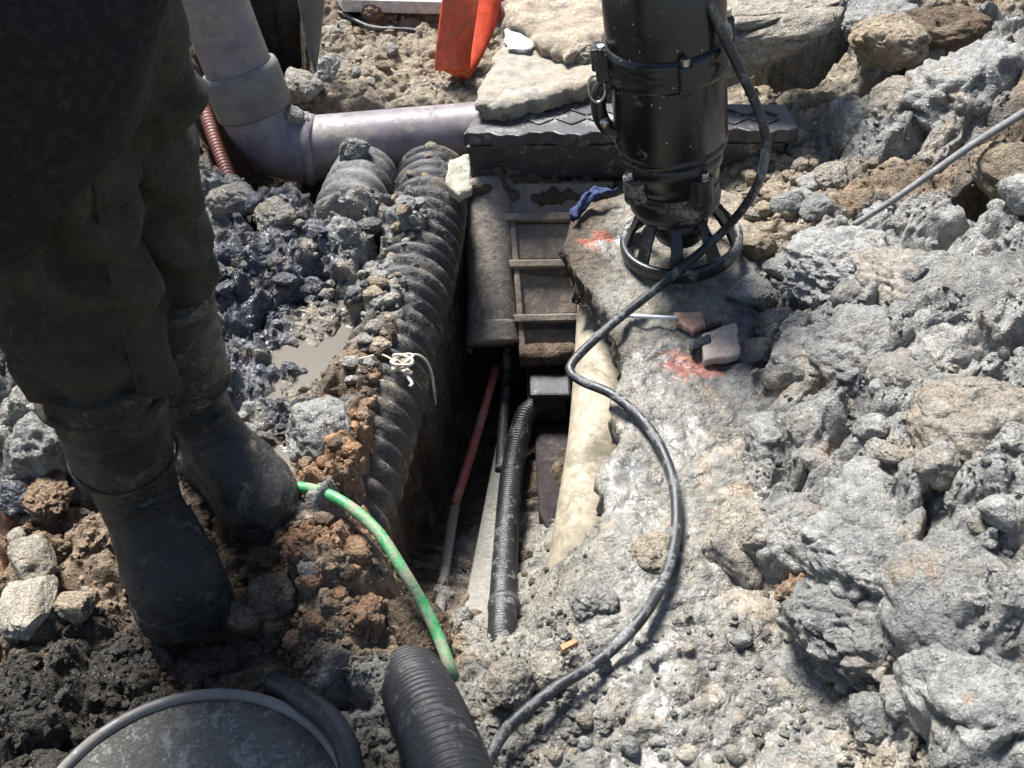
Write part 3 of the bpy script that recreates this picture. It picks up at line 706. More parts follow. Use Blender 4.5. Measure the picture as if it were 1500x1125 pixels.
# ------------------------------------------------------------------ pump
def pump():
    c = P(998, 362, .022)
    R = Matrix.Rotation(rad(-8.5), 3, 'Y') @ Matrix.Rotation(rad(1.5), 3, 'X')
    W = lambda x, y, z: Vector(c) + R @ Vector((x, y, z))
    root = empty("submersible_pump", c, "black submersible pump standing on the wet concrete slab", "pump")
    r = .084
    cx = -.006
    def lat(name, prof, mat, dx=cx, seg=64, par=root):
        V, F = lathe(prof, W(dx, 0, 0), seg, R); return mk(name, V, F, mat, par)
    lat("motor_housing", [(.0, .20), (r - .006, .20), (r - .003, .206), (r, .214), (r, .335), (r + .001, .345), (r + .001, .475), (r - .006, .485), (.05, .50), (0, .50)], PUMPB)
    lat("flange_band", [(r, .325), (r + .006, .327), (r + .008, .332), (r + .008, .350), (r + .005, .356), (r + .008, .360), (r + .007, .372), (r, .374)], PUMPB)
    lat("lower_rim", [(r - .01, .196), (r - .001, .199), (r + .0015, .205), (r + .0005, .212), (r - .004, .216)], PUMPB)
    lat("lower_casing", [(.05, .13), (.068, .132), (.071, .15), (.071, .165), (.077, .172), (.078, .200), (.06, .202)], PUMPB)
    lat("volute", [(.0, .072), (.045, .074), (.064, .082), (.071, .094), (.072, .108), (.066, .118), (.069, .122), (.070, .134), (.065, .140), (.0, .14)], PUMPD)
    # lugs with bolts
    for ang in (-150, -60, 45, 135):
        a = rad(ang); d = Vector((math.cos(a), math.sin(a), 0)); t = Vector((-d.y, d.x, 0))
        pts = []
        for k in range(13):
            th = -math.pi / 2 + math.pi * k / 12
            q = d * (.076 + .013 * math.cos(th)) + t * .016 * math.sin(th); pts.append(W(cx + q.x, q.y, .172))
        q0 = d * .055 + t * .026; q1 = d * .055 - t * .026
        pts = [W(cx + q1.x, q1.y, .172)] + pts + [W(cx + q0.x, q0.y, .172)]
        lg = mk("lug", *prism(pts, R @ Vector((0, 0, -.045))), PUMPD, root, False, bevel=.003)
        V, F = lathe([(0, .010), (.0062, .010), (.0066, .0085), (.0066, .001), (.0095, .001), (.0095, -.001), (0, -.001)], W(cx + d.x * .079, d.y * .079, .173), 6, R)
        mk("bolt", V, F, STEEL, lg, False)
    for ang in (-165, -80, 20, 110):
        a = rad(ang); d = Vector((math.cos(a), math.sin(a), 0)); q = Matrix.Rotation(a, 3, 'Z')
        lg = mk("flange_lug", *box(W(cx + d.x * (r + .011), d.y * (r + .011), .350), .018, .020, .044, R @ q), PUMPB, root, False, bevel=.004)
        V, F = lathe([(0, .010), (.006, .010), (.0064, .008), (.0064, 0), (0, 0)], W(cx + d.x * (r + .012), d.y * (r + .012), .372), 6, R)
        mk("bolt", V, F, STEEL, lg, False)
    # strainer foot: ring, spokes, hub
    lat("strainer_ring", [(.084, .012), (.088, .002), (.096, .0), (.099, .006), (.099, .020), (.096, .025), (.088, .024), (.084, .018), (.084, .012)], PUMPD, 0)
    lat("strainer_hub", [(.0, .022), (.034, .022), (.040, .03), (.050, .078), (0, .08)], PUMPD, 0)
    for k in range(9):
        a = rad(20 + 40 * k); d = Vector((math.cos(a), math.sin(a), 0)); t = Vector((-d.y, d.x, 0))
        def sp(rr, z, hw): return [W(*(d * rr + t * hw + Vector((0, 0, z)))), W(*(d * rr - t * hw + Vector((0, 0, z))))]
        A = sp(.058, .082, .007); B = sp(.080, .046, .010); C_ = sp(.091, .018, .013)
        A2 = sp(.052, .080, .006); B2 = sp(.073, .044, .008); C2 = sp(.084, .016, .010)
        V = A + B + C_ + A2 + B2 + C2
        F = [(0, 1, 3, 2), (2, 3, 5, 4), (7, 6, 8, 9), (9, 8, 10, 11), (1, 0, 6, 7), (4, 5, 11, 10), (0, 2, 8, 6), (2, 4, 10, 8), (3, 1, 7, 9), (5, 3, 9, 11)]
        mk("strainer_spoke", V, F, PUMPD, root, False)
    # discharge elbow / bracket on the left with a shackle ring
    path = smooth_path([W(cx - .07, -.01, .235), W(cx - .094, -.012, .245), W(cx - .104, -.012, .275), W(cx - .098, -.012, .31), W(cx - .08, -.01, .318)], .006)
    br = mk("side_bracket", *tube(path, .0115, 16), PUMPB, root)
    V, F = lathe([(0, .004), (.007, .004), (.007, -.004), (0, -.004)], W(cx - .098, -.026, .262), 12, R @ Matrix.Rotation(rad(90), 3, 'X'))
    mk("bolt", V, F, STEEL, br)
    ringp = [W(cx - .104 + .012 * math.cos(t), -.026 + .004 * math.sin(t), .318 + .019 * math.sin(t)) for t in [i * 2 * math.pi / 28 for i in range(29)]]
    mk("shackle_ring", *tube(ringp, .0022, 8), STEEL, root)
    mk("side_clasp", *join(box(W(cx - .096, -.02, .356), .014, .03, .05, R), box(W(cx - .102, -.03, .366), .012, .014, .034, R)), PUMPB, root, False, bevel=.003)
    mk("lifting_handle", *tube(smooth_path([W(cx - .055, 0, .49), W(cx - .05, 0, .535), W(cx, 0, .55), W(cx + .05, 0, .535), W(cx + .055, 0, .49)], .01), .008, 12), STEEL, root)
    return W(.035, -.03, .495)
cab0 = pump()
cable_pts = [cab0, cab0 + Vector((.0, -.02, .03)), Py(1018, -38, 1.415), Py(1038, 5, 1.40), Py(1073, 80, 1.40), Py(1110, 160, 1.385), Py(1122, 215, 1.37), Py(1106, 278, 1.36), P(1062, 336, .10), P(992, 398, .052), P(940, 440, .03), P(900, 472, .024), P(862, 506, .02), P(838, 532, .015), P(836, 546, .013), P(855, 560, .013), P(900, 580, .022), P(950, 626, .022), P(982, 690, .022), P(991, 760, .022), P(978, 835, .022), P(940, 905, .03), P(880, 965, .02), P(810, 1010, .02), P(750, 1060, .01), P(722, 1100, .0), P(700, 1160, .0)]
line("power_cable", cable_pts, .0069, CABLE, "muddy black power cable looping from pump across the slab", "cable", 16, step=.008)

# ------------------------------------------------------------------ person standing on the left bank
def loft(rings, seg=36, cap=True, disp=None):
    """rings: (center, a_vec, b_vec): ellipse axes"""
    V = []; F = []; n = len(rings)
    for (c, a, b) in rings:
        for k in range(seg):
            th = 2 * math.pi * k / seg; V.append(Vector(c) + Vector(a) * math.cos(th) + Vector(b) * math.sin(th))
    for i in range(n - 1):
        for k in range(seg):
            k2 = (k + 1) % seg; F.append((i * seg + k, i * seg + k2, (i + 1) * seg + k2, (i + 1) * seg + k))
    if cap: F.append(tuple(range(seg - 1, -1, -1))); F.append(tuple((n - 1) * seg + k for k in range(seg)))
    if disp:
        A = np.array([tuple(v) for v in V]); C = np.repeat(np.array([tuple(r[0]) for r in rings]), seg, 0)
        d = A - C; d /= np.linalg.norm(d, axis=1)[:, None] + 1e-9
        A = A + d * disp(A)[:, None]; V = A
    return (V if isinstance(V, np.ndarray) else np.array([tuple(v) for v in V])), F
def interp_rings(keys, n):
    """keys: (x,y,z, ra, rb) -> n circular rings, smooth"""
    K = np.array(keys, float); t = np.linspace(0, len(K) - 1, n); out = []
    for q in t:
        i = min(int(q), len(K) - 2); f = q - i; p0, p1, p2, p3 = K[max(i - 1, 0)], K[i], K[i + 1], K[min(i + 2, len(K) - 1)]
        out.append(.5 * (2 * p1 + (p2 - p0) * f + (2 * p0 - 5 * p1 + 4 * p2 - p3) * f * f + (3 * p1 - p0 - 3 * p2 + p3) * f ** 3))
    return out
def boot(root, ank, yaw, sc, shaft_top, mat, sole_mat, flen=1.0):
    """ank: ground point under the ankle; yaw: toe direction; shaft_top: world point of the shaft's upper end"""
    fx = Vector((math.cos(yaw), math.sin(yaw), 0)); sd = Vector((-fx.y, fx.x, 0)); up = Vector((0, 0, 1))
    W = lambda x, y, z: Vector(ank) + (fx * x * (flen if x > .02 else 1) + sd * y + up * z) * sc
    top = Vector(shaft_top); prof = [(-.004, .155, 6, .060, .052), (0, .13, 14, .063, .050), (.004, .108, 26, .069, .049), (.016, .09, 42, .074, .047), (.04, .074, 58, .068, .047), (.075, .064, 72, .056, .050), (.12, .056, 80, .047, .054), (.165, .050, 85, .041, .055), (.20, .044, 88, .034, .050), (.222, .040, 90, .025, .038), (.234, .036, 90, .012, .02)]
    rings = []
    low = W(-.004, 0, .155)
    for i in range(14):
        f = i / 14; c = top.lerp(low, f); k = 1 + .10 * (1 - f) + .02 * math.sin(i * 2.1)
        rings.append((c, fx * .066 * sc * k, sd * .058 * sc * k))
    K = interp_rings(prof, 40)
    for (x, z, ti, hl, hw) in K:
        tt = rad(ti); d = fx * math.cos(tt) + up * -math.sin(tt) * -1 if False else fx * math.cos(tt) + up * math.sin(tt)
        rings.append((W(x, 0, z), d * hl * sc, sd * hw * sc))
    V, F = loft(rings, 40, True, lambda A: .0035 * fbm(A[:, 0] * 22, A[:, 1] * 22, A[:, 2] * 30, oct=3, seed=90) + .002 * np.sin(A[:, 2] * 190 + 3 * fbm(A[:, 0] * 14, A[:, 1] * 14, A[:, 2] * 14, oct=2)) * np.clip((A[:, 2] - .10 * sc) * 12, 0, 1))
    # keep the foot above its sole
    V[:, 2] = np.maximum(V[:, 2], ank[2] + .018 * sc)
    b = mk("boot", V, F, mat, root)
    out = []
    for (x, hw) in [(-.072, .012), (-.066, .030), (-.04, .040), (0, .041), (.05, .040), (.1, .047), (.15, .054), (.19, .052), (.22, .040), (.238, .018)]: out.append((x, hw))
    poly = [W(x, -hw - .004, .03) for x, hw in out] + [W(x, hw + .004, .03) for x, hw in reversed(out)]
    mk("sole", *prism(poly, Vector((0, 0, -.036 * sc))), sole_mat, b, False, bevel=.004)
    # shaft seam
    c, a_, b_ = rings[13]
    ringp = [Vector(c) + Vector(a_) * 1.02 * math.cos(t) + Vector(b_) * 1.02 * math.sin(t) + Vector((0, 0, .002 * math.sin(3 * t))) for t in [i * 2 * math.pi / 40 for i in range(41)]]
    mk("ankle_band", *tube(ringp, .0022, 8), mat, b)
def person():
    gN = P(196, 800, .0); gF = P(300, 650, .0)
    nearA = Vector((-.440, .868, .0)); farA = Vector((-.402, 1.01, .005))
    hip = Vector((-.395, .92, .74))
    root = empty("person", (-.41, .92, 0), "person in muddy rubber boots, olive trousers and dark coat standing beside trench", "person")
    # body: one continuous skinned figure
    J = {'pel': (hip, .095), 'spi': (hip + Vector((-.01, -.01, .17)), .092), 'che': (hip + Vector((-.02, -.02, .33)), .105), 'nec': (hip + Vector((-.015, -.03, .45)), .042), 'hea': (hip + Vector((-.005, -.045, .535)), .072), 'cro': (hip + Vector((0, -.045, .60)), .062),
         'nh': (hip + Vector((-.02, -.05, -.08)), .052), 'nk': (Vector((-.428, .865, .42)), .042), 'na': (nearA + Vector((0, 0, .07)), .034), 'nt': (nearA + Vector((.05, -.07, .03)), .03),
         'fh': (hip + Vector((.025, .045, -.08)), .048), 'fk': (Vector((-.383, .974, .42)), .038), 'fa': (farA + Vector((0, 0, .07)), .034), 'ft': (farA + Vector((.08, -.08, .03)), .03),
         'ls': (hip + Vector((-.09, -.135, .38)), .05), 'le': (hip + Vector((-.06, -.19, .26)), .036), 'lw': (hip + Vector((.05, -.18, .36)), .027),
         'rs': (hip + Vector((.05, .12, .38)), .05), 're': (hip + Vector((.06, .19, .24)), .036), 'rw': (hip + Vector((.13, .06, .34)), .027)}
    E = [('pel', 'spi'), ('spi', 'che'), ('che', 'nec'), ('nec', 'hea'), ('hea', 'cro'), ('pel', 'nh'), ('nh', 'nk'), ('nk', 'na'), ('na', 'nt'), ('pel', 'fh'), ('fh', 'fk'), ('fk', 'fa'), ('fa', 'ft'), ('che', 'ls'), ('ls', 'le'), ('le', 'lw'), ('che', 'rs'), ('rs', 're'), ('re', 'rw')]
    # fingers
    for wname, fw in (('lw', Vector((.06, .05, .03))), ('rw', Vector((.05, -.06, .03)))):
        wp = J[wname][0]; fd = fw.normalized(); sdv = fd.cross(Vector((0, 0, 1))).normalized()
        J[wname + 'p'] = (wp + fd * .045, .024); E.append((wname, wname + 'p'))
        for k in range(4):
            o = sdv * (k - 1.5) * .013; p1 = wp + fd * .075 + o; ln = (.03, .036, .034, .026)[k]
            J[wname + str(k)] = (p1, .0068); J[wname + str(k) + 'm'] = (p1 + fd * ln * .6 + Vector((0, 0, -.004)), .0062); J[wname + str(k) + 'e'] = (p1 + fd * ln + Vector((0, 0, -.012)), .005)
            E += [(wname + 'p', wname + str(k)), (wname + str(k), wname + str(k) + 'm'), (wname + str(k) + 'm', wname + str(k) + 'e')]
        J[wname + 't'] = (wp + fd * .04 + sdv * .03, .0075); J[wname + 'u'] = (wp + fd * .066 + sdv * .036, .0058)
        E += [(wname + 'p', wname + 't'), (wname + 't', wname + 'u')]
    keys = list(J); me = bpy.data.meshes.new("body")
    org = WL[root.name]
    me.from_pydata([tuple(J[k][0] - org) for k in keys], [(keys.index(a), keys.index(b)) for a, b in E], [])
    ob = bpy.data.objects.new("body", me); COL.objects.link(ob); ob.parent = root; WL[ob.name] = org; me.materials.append(SKIN)
    sk = ob.modifiers.new("skin", 'SKIN')
    for i, k in enumerate(keys): me.skin_vertices[0].data[i].radius = (J[k][1], J[k][1]); me.skin_vertices[0].data[i].use_root = (i == 0)
    sb = ob.modifiers.new("sub", 'SUBSURF'); sb.levels = 2; sb.render_levels = 2
    # boots
    boot(root, nearA, rad(-58), .97, (-.436, .862, .30), BOOT, BOOT, .66)
    boot(root, farA, rad(-46), .86, (-.394, .982, .31), BOOTM, BOOT, .86)
    # trousers: each leg a draped tube over the boot top, joined at the seat
    fold = lambda A: -.012 * np.clip(1 - 6 * np.abs(perlin(A[:, 0] * 7, A[:, 1] * 7, A[:, 2] * 11 + A[:, 0] * 8, seed=48)), 0, 1) + .010 * fbm(A[:, 0] * 9, A[:, 1] * 9, A[:, 2] * 6, oct=3, seed=44) + .011 * np.sin(A[:, 2] * 46 + 4 * A[:, 0] * 20 + 7 * fbm(A[:, 0] * 6, A[:, 1] * 6, A[:, 2] * 5, oct=2, seed=45)) * (A[:, 2] < .55)
    near = interp_rings([(-.437, .868, .262, .062, .062), (-.436, .868, .28, .074, .074), (-.436, .867, .32, .076, .076), (-.432, .865, .38, .074, .074), (-.422, .865, .46, .066, .068), (-.412, .868, .54, .063, .068), (-.40, .875, .62, .074, .08), (-.40, .89, .70, .09, .085), (-.41, .91, .78, .1, .1)], 70)
    farl = interp_rings([(-.400, .98, .285, .048, .050), (-.397, .98, .30, .055, .055), (-.392, .978, .34, .057, .058), (-.386, .975, .40, .058, .060), (-.374, .972, .48, .059, .062), (-.363, .97, .56, .060, .066), (-.36, .965, .64, .070, .078), (-.36, .945, .72, .09, .09), (-.39, .93, .79, .1, .1)], 70)
    mkr = lambda L: [((x, y, z), (ra, 0, 0), (0, rb, 0)) for (x, y, z, ra, rb) in L]
    A1 = loft(mkr(near), 44, True, fold); A2 = loft(mkr(farl), 44, True, fold)
    V = np.concatenate([A1[0], A2[0]]); F = A1[1] + [tuple(i + len(A1[0]) for i in f) for f in A2[1]]
    tr = mk("trousers", V, F, TROUS, root)
    seam = [Vector((x + ra * .985 * math.cos(rad(-40)), y + rb * .985 * math.sin(rad(-40)), z)) for (x, y, z, ra, rb) in near[14:55:3]]
    mk("seam", *tube(smooth_path(seam, .01), .0022, 6), TROUS, tr)
    for L, k in ((near, 3), (farl, 3)):
        x, y, z, ra, rb = L[k]
        mk("cuff", *tube([Vector((x + (ra + .002) * math.cos(t), y + (rb + .002) * math.sin(t), z + .004 * math.sin(3 * t))) for t in [i * 2 * math.pi / 40 for i in range(41)]], .0055, 8), TROUS, tr)
    # coat
    coat_r = [(-.445, .86, .545, .158, .148), (-.435, .86, .60, .165, .150), (-.425, .87, .70, .165, .155), (-.43, .89, .82, .145, .155), (-.42, .90, .95, .150, .165), (-.415, .90, 1.07, .145, .175), (-.41, .895, 1.14, .09, .11), (-.41, .89, 1.19, .055, .06)]
    Cr = loft(mkr(interp_rings(coat_r, 60)), 56, False, lambda A: .014 * fbm(A[:, 0] * 8, A[:, 1] * 8, A[:, 2] * 4, oct=3, seed=46))
    Vc = Cr[0].copy(); th = np.arctan2(Vc[:, 1] - .86, Vc[:, 0] + .46); low = 1 - sstep(.545, .75, Vc[:, 2])
    Vc[:, 2] += low * (.12 * np.clip(np.cos(th - .45), 0, 1) + .018 * np.sin(th * 2 + .6) + .014 * np.sin(th * 5))
    ct = mk("coat", Vc, Cr[1], COATM, root)
    sm = ct.modifiers.new("thick", 'SOLIDIFY'); sm.thickness = .006
    for nm, a, b, c_ in (("sleeve", 'ls', 'le', 'lw'), ("sleeve", 'rs', 're', 'rw')):
        V, F = tube(smooth_path([J[a][0], J[b][0], J[b][0].lerp(J[c_][0], .9)], .012), lambda s, th, q: .062 - .02 * q, 24)
        mk(nm, V, F, COATM, ct)
    hd = J['hea'][0]
    V, F = loft([(hd + Vector((0, .012, z)), (r, 0, 0), (0, r * 1.12, 0)) for z, r in ((-.005, .079), (.03, .082), (.06, .078), (.085, .060), (.098, .03), (.102, .008))], 28, True)
    mk("hair", V, F, HAIRM, root)
    fdv = Vector((.75, -.66, 0)); sv = Vector((.66, .75, 0))
    V, F = loft([(hd + fdv * (.072 + k) + Vector((0, 0, z)), sv * r, Vector((0, 0, r * .8))) for k, z, r in ((0, .008, .012), (.012, -.004, .010), (.02, -.012, .006))], 12)
    mk("nose", V, F, SKIN, root)
    for s in (-1, 1):
        V, F = lathe([(0, -.005), (.006, -.004), (.0085, 0), (.006, .004), (0, .005)], hd + fdv * .066 + sv * .024 * s + Vector((0, 0, .016)), 12); mk("eye", V, F, WHITE, root)
        V, F = lathe([(0, -.02), (.006, -.016), (.009, 0), (.007, .014), (0, .02)], hd + sv * .080 * s, 12); mk("ear", V, F, SKIN, root)
    V, F = lathe([(0, -.004), (.012, -.003), (.014, 0), (.012, .003), (0, .004)], hd + fdv * .066 + Vector((0, 0, -.032)), 16); mk("mouth", V, F, mat_dirty("lips", (.3, .12, .1), .5, (.3, .12, .1), .1), root)
person()

# ------------------------------------------------------------------ stones and clods
ICO = {}
def ico(sub):
    if sub not in ICO:
        bm = bmesh.new(); bmesh.ops.create_icosphere(bm, subdivisions=sub, radius=1.0)
        ICO[sub] = (np.array([v.co[:] for v in bm.verts]), [tuple(v.index for v in f.verts) for f in bm.faces]); bm.free()
    return ICO[sub]
def rock_verts(seed, sub, lump=.16, angular=0.0, rough=1.0):
    n, F = ico(sub); rs = np.random.RandomState(seed); o = rs.uniform(-50, 50, 3)
    x, y, z = (n + o).T
    r = 1 + .30 * fbm(x * 1.1, y * 1.1, z * 1.1, oct=2, seed=seed)
    if lump:
        f1, idv = worley3(x * 2.0, y * 2.0, z * 2.0, seed); r += lump * (dome(f1, 1.0) * (.4 + .6 * idv) - .4)
        f1, idv = worley3(x * 5.0, y * 5.0, z * 5.0, seed + 1); r += lump * .42 * (dome(f1, 1.0) * (.4 + .6 * idv) - .4)
    q = .25 * fbm(x * 2, y * 2, z * 2, oct=2, seed=seed + 4)
    cr = 1 - np.abs(perlin(x * 1.9 + q, y * 1.9 + q, z * 1.9, seed=seed + 8)) * 9
    r -= rough * .10 * np.clip(cr, 0, 1)
    V = n * r[:, None]
    if angular:
        for k in range(11):
            d = rs.normal(size=3); d /= np.linalg.norm(d); c = rs.uniform(.55, .92)
            h = V @ d - c; V = V - np.clip(h, 0, None)[:, None] * d * angular
    f1, idv = worley3(x * 8, y * 8, z * 8, seed + 9); g = .075 * (dome(f1, 1.1) * (.2 + .8 * idv) - .4) * sstep(-.25, .3, perlin(x * 1.5, y * 1.5, z * 1.5, seed=seed + 12))
    k = .35 if angular > .65 else rs.uniform(.4, 1.15)
    g += .075 * fbm(x * 4.0, y * 4.0, z * 4.0, oct=4, seed=seed + 2, gain=.64) - .045 * np.abs(fbm(x * 10, y * 10, z * 10, oct=3, seed=seed + 3))
    V += n * (k * rough * g)[:, None]
    return V, F
def rock_mesh(name, seed, sub, mat, **kw):
    V, F = rock_verts(seed, sub, **kw); me = bpy.data.meshes.new(name); me.from_pydata(V.tolist(), [], F); me.polygons.foreach_set("use_smooth", [True] * len(F)); me.materials.append(mat); me.update(); return me
def place(me, name, p, s, rz, label, cat, group=None, tilt=(0, 0)):
    o = bpy.data.objects.new(name, me); COL.objects.link(o); o.location = p; o.scale = s; o.rotation_euler = (tilt[0], tilt[1], rz)
    return tag(o, label, cat, group)
rnd = random.Random(5)
BIGS = []
def short(l):
    for k in (' at ', ' under', ' beside', ' below', ' right of', ' left of', ' between', ' over', ' above', ' in ', ' on ', ' deep', ' with', ' touching', ' stuck', ' lying', ' leaning', ' split', ' half', ' roofing', ' high', ' standing', ' overlapping', ' behind'):
        i = l.find(k)
        if i > 8: l = l[:i]
    return l
def big(u, v, z, sx, sy, sz, kind, label, name="clay_clod", cat="clod", ang=.55, lump=.16, sub=5, rz=None, tilt=(0, 0), seed=None, rough=1.0):
    sd = seed if seed is not None else int(u * 7 + v)
    if u > 1150 and kind in 'GL' and sx > .045: sx, sy, sz, ang, z = sx * 1.2, sy * 1.2, sz * 1.1, .6, z - .014
    if kind == 'O': ang, rough, lump = .15, 2.2, .28
    me = rock_mesh(name, sd, sub, ROCKS[kind], angular=ang, lump=lump, rough=rough)
    BIGS.append((P(u, v, z), max(sx, sy), short(label)))
    return place(me, name, P(u, v, z), (sx, sy, sz), rnd.uniform(0, 6) if rz is None else rz, label, cat, None, tilt)
# right-hand heap: the big pieces one can name
big(1425, 150, .13, .115, .10, .10, 'G', "big rounded grey clay clod at the far right top of the heap")
big(1248, 190, .05, .058, .055, .06, 'G', "grey clay clod split down the middle right of the access cover")
big(1315, 165, .10, .055, .05, .055, 'G', "lumpy grey brown clod between the split clod and big rounded clod")
big(1478, 255, .15, .07, .055, .045, 'B', "crumbly tan lump beside the dark hollow at the right edge")
big(1215, 262, .04, .04, .034, .034, 'G', "small cracked grey clod below the split clod")
big(1108, 362, .015, .034, .032, .030, 'B', "angular beige stone beside the pump strainer foot", "stone", "stone", 1.0, 0, 5)
big(1105, 432, .012, .042, .036, .024, 'G', "flat dark grey stone at the slab edge under the beige stone", "stone", "stone", .6, .05)
big(1112, 520, .005, .036, .030, .034, 'K', "blue grey angular stone beside the tile pieces", "stone", "stone", 1.0, .0)
big(1140, 485, .02, .040, .034, .034, 'K', "dark wet clod above the blue grey stone")
big(1240, 395, .085, .10, .075, .045, 'L', "broad pale grey clay mass below the grey stick", sub=6)
big(1345, 420, .13, .08, .065, .045, 'L', "pale clay block right of the broad pale mass")
big(1445, 430, .17, .09, .06, .05, 'L', "pale clay ledge at the right edge under the dark hollow")
big(1185, 545, .05, .062, .055, .05, 'G', "beige grey clod standing over the dark cleft")
big(1270, 520, .11, .062, .060, .055, 'L', "upright pale clod right of the dark cleft")
big(1335, 560, .13, .055, .05, .048, 'G', "rounded grey clod in the middle of the heap")
big(1400, 520, .16, .06, .055, .05, 'L', "pale clod high on the heap near the right edge")
big(1445, 640, .18, .085, .075, .065, 'L', "large pale rough clod leaning over a crack at the right edge", sub=6)
big(1130, 640, .02, .048, .042, .038, 'G', "wet grey clod at the edge of the muddy flat")
big(1200, 655, .05, .055, .05, .048, 'G', "grey clod with dark underside above the tan stone")
big(1228, 610, .05, .035, .03, .035, 'K', "small dark clod deep in the cleft")
big(1090, 795, .005, .070, .060, .045, 'T', "flat tan and grey stone half sunk in wet mud", "stone", "stone", .7, .05)
big(1110, 790, .035, .024, .028, .022, 'G', "small dimpled grey pebble on the flat tan stone", "stone", "stone", .3, .1)
big(957, 815, .0, .033, .034, .024, 'T', "egg shaped tan stone beside the cable", "stone", "stone", .4, .05)
big(1205, 795, .05, .075, .065, .05, 'G', "streaked grey clay block right of the flat tan stone")
big(1190, 868, .015, .05, .03, .03, 'O', "rusty orange lump under the streaked clay block")
big(1320, 800, .11, .105, .085, .06, 'G', "wide grey clay clod with a ragged lower edge", sub=6)
big(1330, 920, .075, .11, .07, .055, 'G', "long layered grey clay block near the bottom right", sub=6)
big(1455, 880, .18, .08, .07, .06, 'L', "pale tan topped clod at the right edge")
big(1455, 1040, .15, .075, .07, .06, 'G', "rounded grey clod in the bottom right corner")
big(1395, 730, .165, .055, .05, .045, 'G', "grey clod between two deep cracks near the right edge")
big(1235, 985, .02, .06, .045, .04, 'G', "low grey clod at the edge of the wet gravel")
big(870, 880, -.005, .030, .028, .022, 'G', "round grey pebble cluster on the wet mud above the wood chip", "stone", "stone", .3, .1)
big(745, 1000, .0, .036, .03, .025, 'G', "grey stone beside the end of the ribbed hose", "stone", "stone", .5, .05)
big(800, 985, .0, .026, .022, .02, 'T', "pale stone right of the ribbed hose end", "stone", "stone", .6, .0)
# behind the lid
big(858, 84, .10, .052, .046, .036, 'T', "round pale stone leaning on the pump", "stone", "stone", .6, .04)
big(840, 22, .10, .04, .035, .03, 'K', "small dark stone behind the pump", "stone", "stone", .7, .0)
big(1100, 38, .185, .21, .11, .07, 'T', "huge pale beige boulder behind the pump over the dark cavity", "boulder", "boulder", .75, .04, 6, .15, (0, -.30))
big(1300, 62, .15, .075, .07, .055, 'B', "tan crumbly clod roofing the dark cavity")
big(1118, 138, .012, .022, .02, .02, 'B', "small tan stone lying in the dark cavity", "stone", "stone", .6, .05)
big(1290, 35, .13, .09, .07, .05, 'L', "pale clod on the ridge above the dark cavity")
big(1390, 45, .13, .10, .08, .04, 'D', "brown earth bank lump at the top right corner")
# left bank
big(478, 640, .015, .050, .048, .052, 'G', "grey brown clay chunk between the puddle and the green hose")
big(440, 640, -.01, .022, .020, .02, 'W', "small slick brown clod at the rim of the puddle")
big(500, 345, .02, .034, .032, .03, 'G', "round muddy clod below the short pipe stub")
big(405, 318, .025, .040, .036, .03, 'G', "grey mud clod at the brink of the dark pit")
big(345, 290, .03, .050, .040, .03, 'G', "pale grey mud clod beside the trousers")
big(520, 222, .018, .030, .026, .034, 'G', "grey mud clump stuck on the mauve pipe")
big(432, 172, .035, .028, .022, .022, 'L', "pale mud smear on the pipe elbow")
big(440, 128, .03, .05, .045, .035, 'L', "pale powdery lump beside the shovel tip")
big(60, 660, .035, .050, .045, .05, 'G', "grey clod beside the near boot shaft")
big(48, 610, .05, .045, .04, .04, 'G', "grey clod under the person's near trouser leg")
big(48, 818, .01, .042, .030, .018, 'T', "flat pale stone left of the near boot", "stone", "stone", .8, .03)
big(45, 885, .008, .050, .036, .020, 'T', "larger flat buff stone at the shadow's edge", "stone", "stone", .9, .03)
big(68, 728, .02, .034, .026, .018, 'O', "pinkish flat stone between grey clods and near boot", "stone", "stone", .7, .03)
big(22, 728, .02, .03, .025, .022, 'K', "dark grey stone at the left edge of the frame", "stone", "stone", .7, .03)
big(110, 885, .0, .022, .022, .018, 'B', "small buff stone touching the near boot", "stone", "stone", .7, .03)
big(450, 800, .03, .026, .024, .02, 'O', "orange earth clod below the green hose")
big(420, 760, .01, .034, .03, .026, 'W', "wet grey clod in front of the far boot toe")
big(455, 835, .025, .018, .018, .015, 'G', "small pale grey stone on the orange clod", "stone", "stone", .7, 0)
big(395, 870, -.005, .036, .03, .026, 'D', "brown clod in the shade of the far boot")
big(360, 900, -.02, .034, .03, .024, 'D', "dark brown clod right of the near boot toe")
big(530, 905, -.01, .03, .026, .02, 'O', "orange brown earth lump beside the green hose end")
big(610, 925, -.05, .05, .04, .04, 'D', "brown earth lump at the trench mouth")

CNAME = {'G': 'grey', 'L': 'pale grey', 'B': 'beige', 'T': 'pale tan', 'K': 'dark', 'O': 'orange brown', 'W': 'wet grey', 'D': 'brown'}
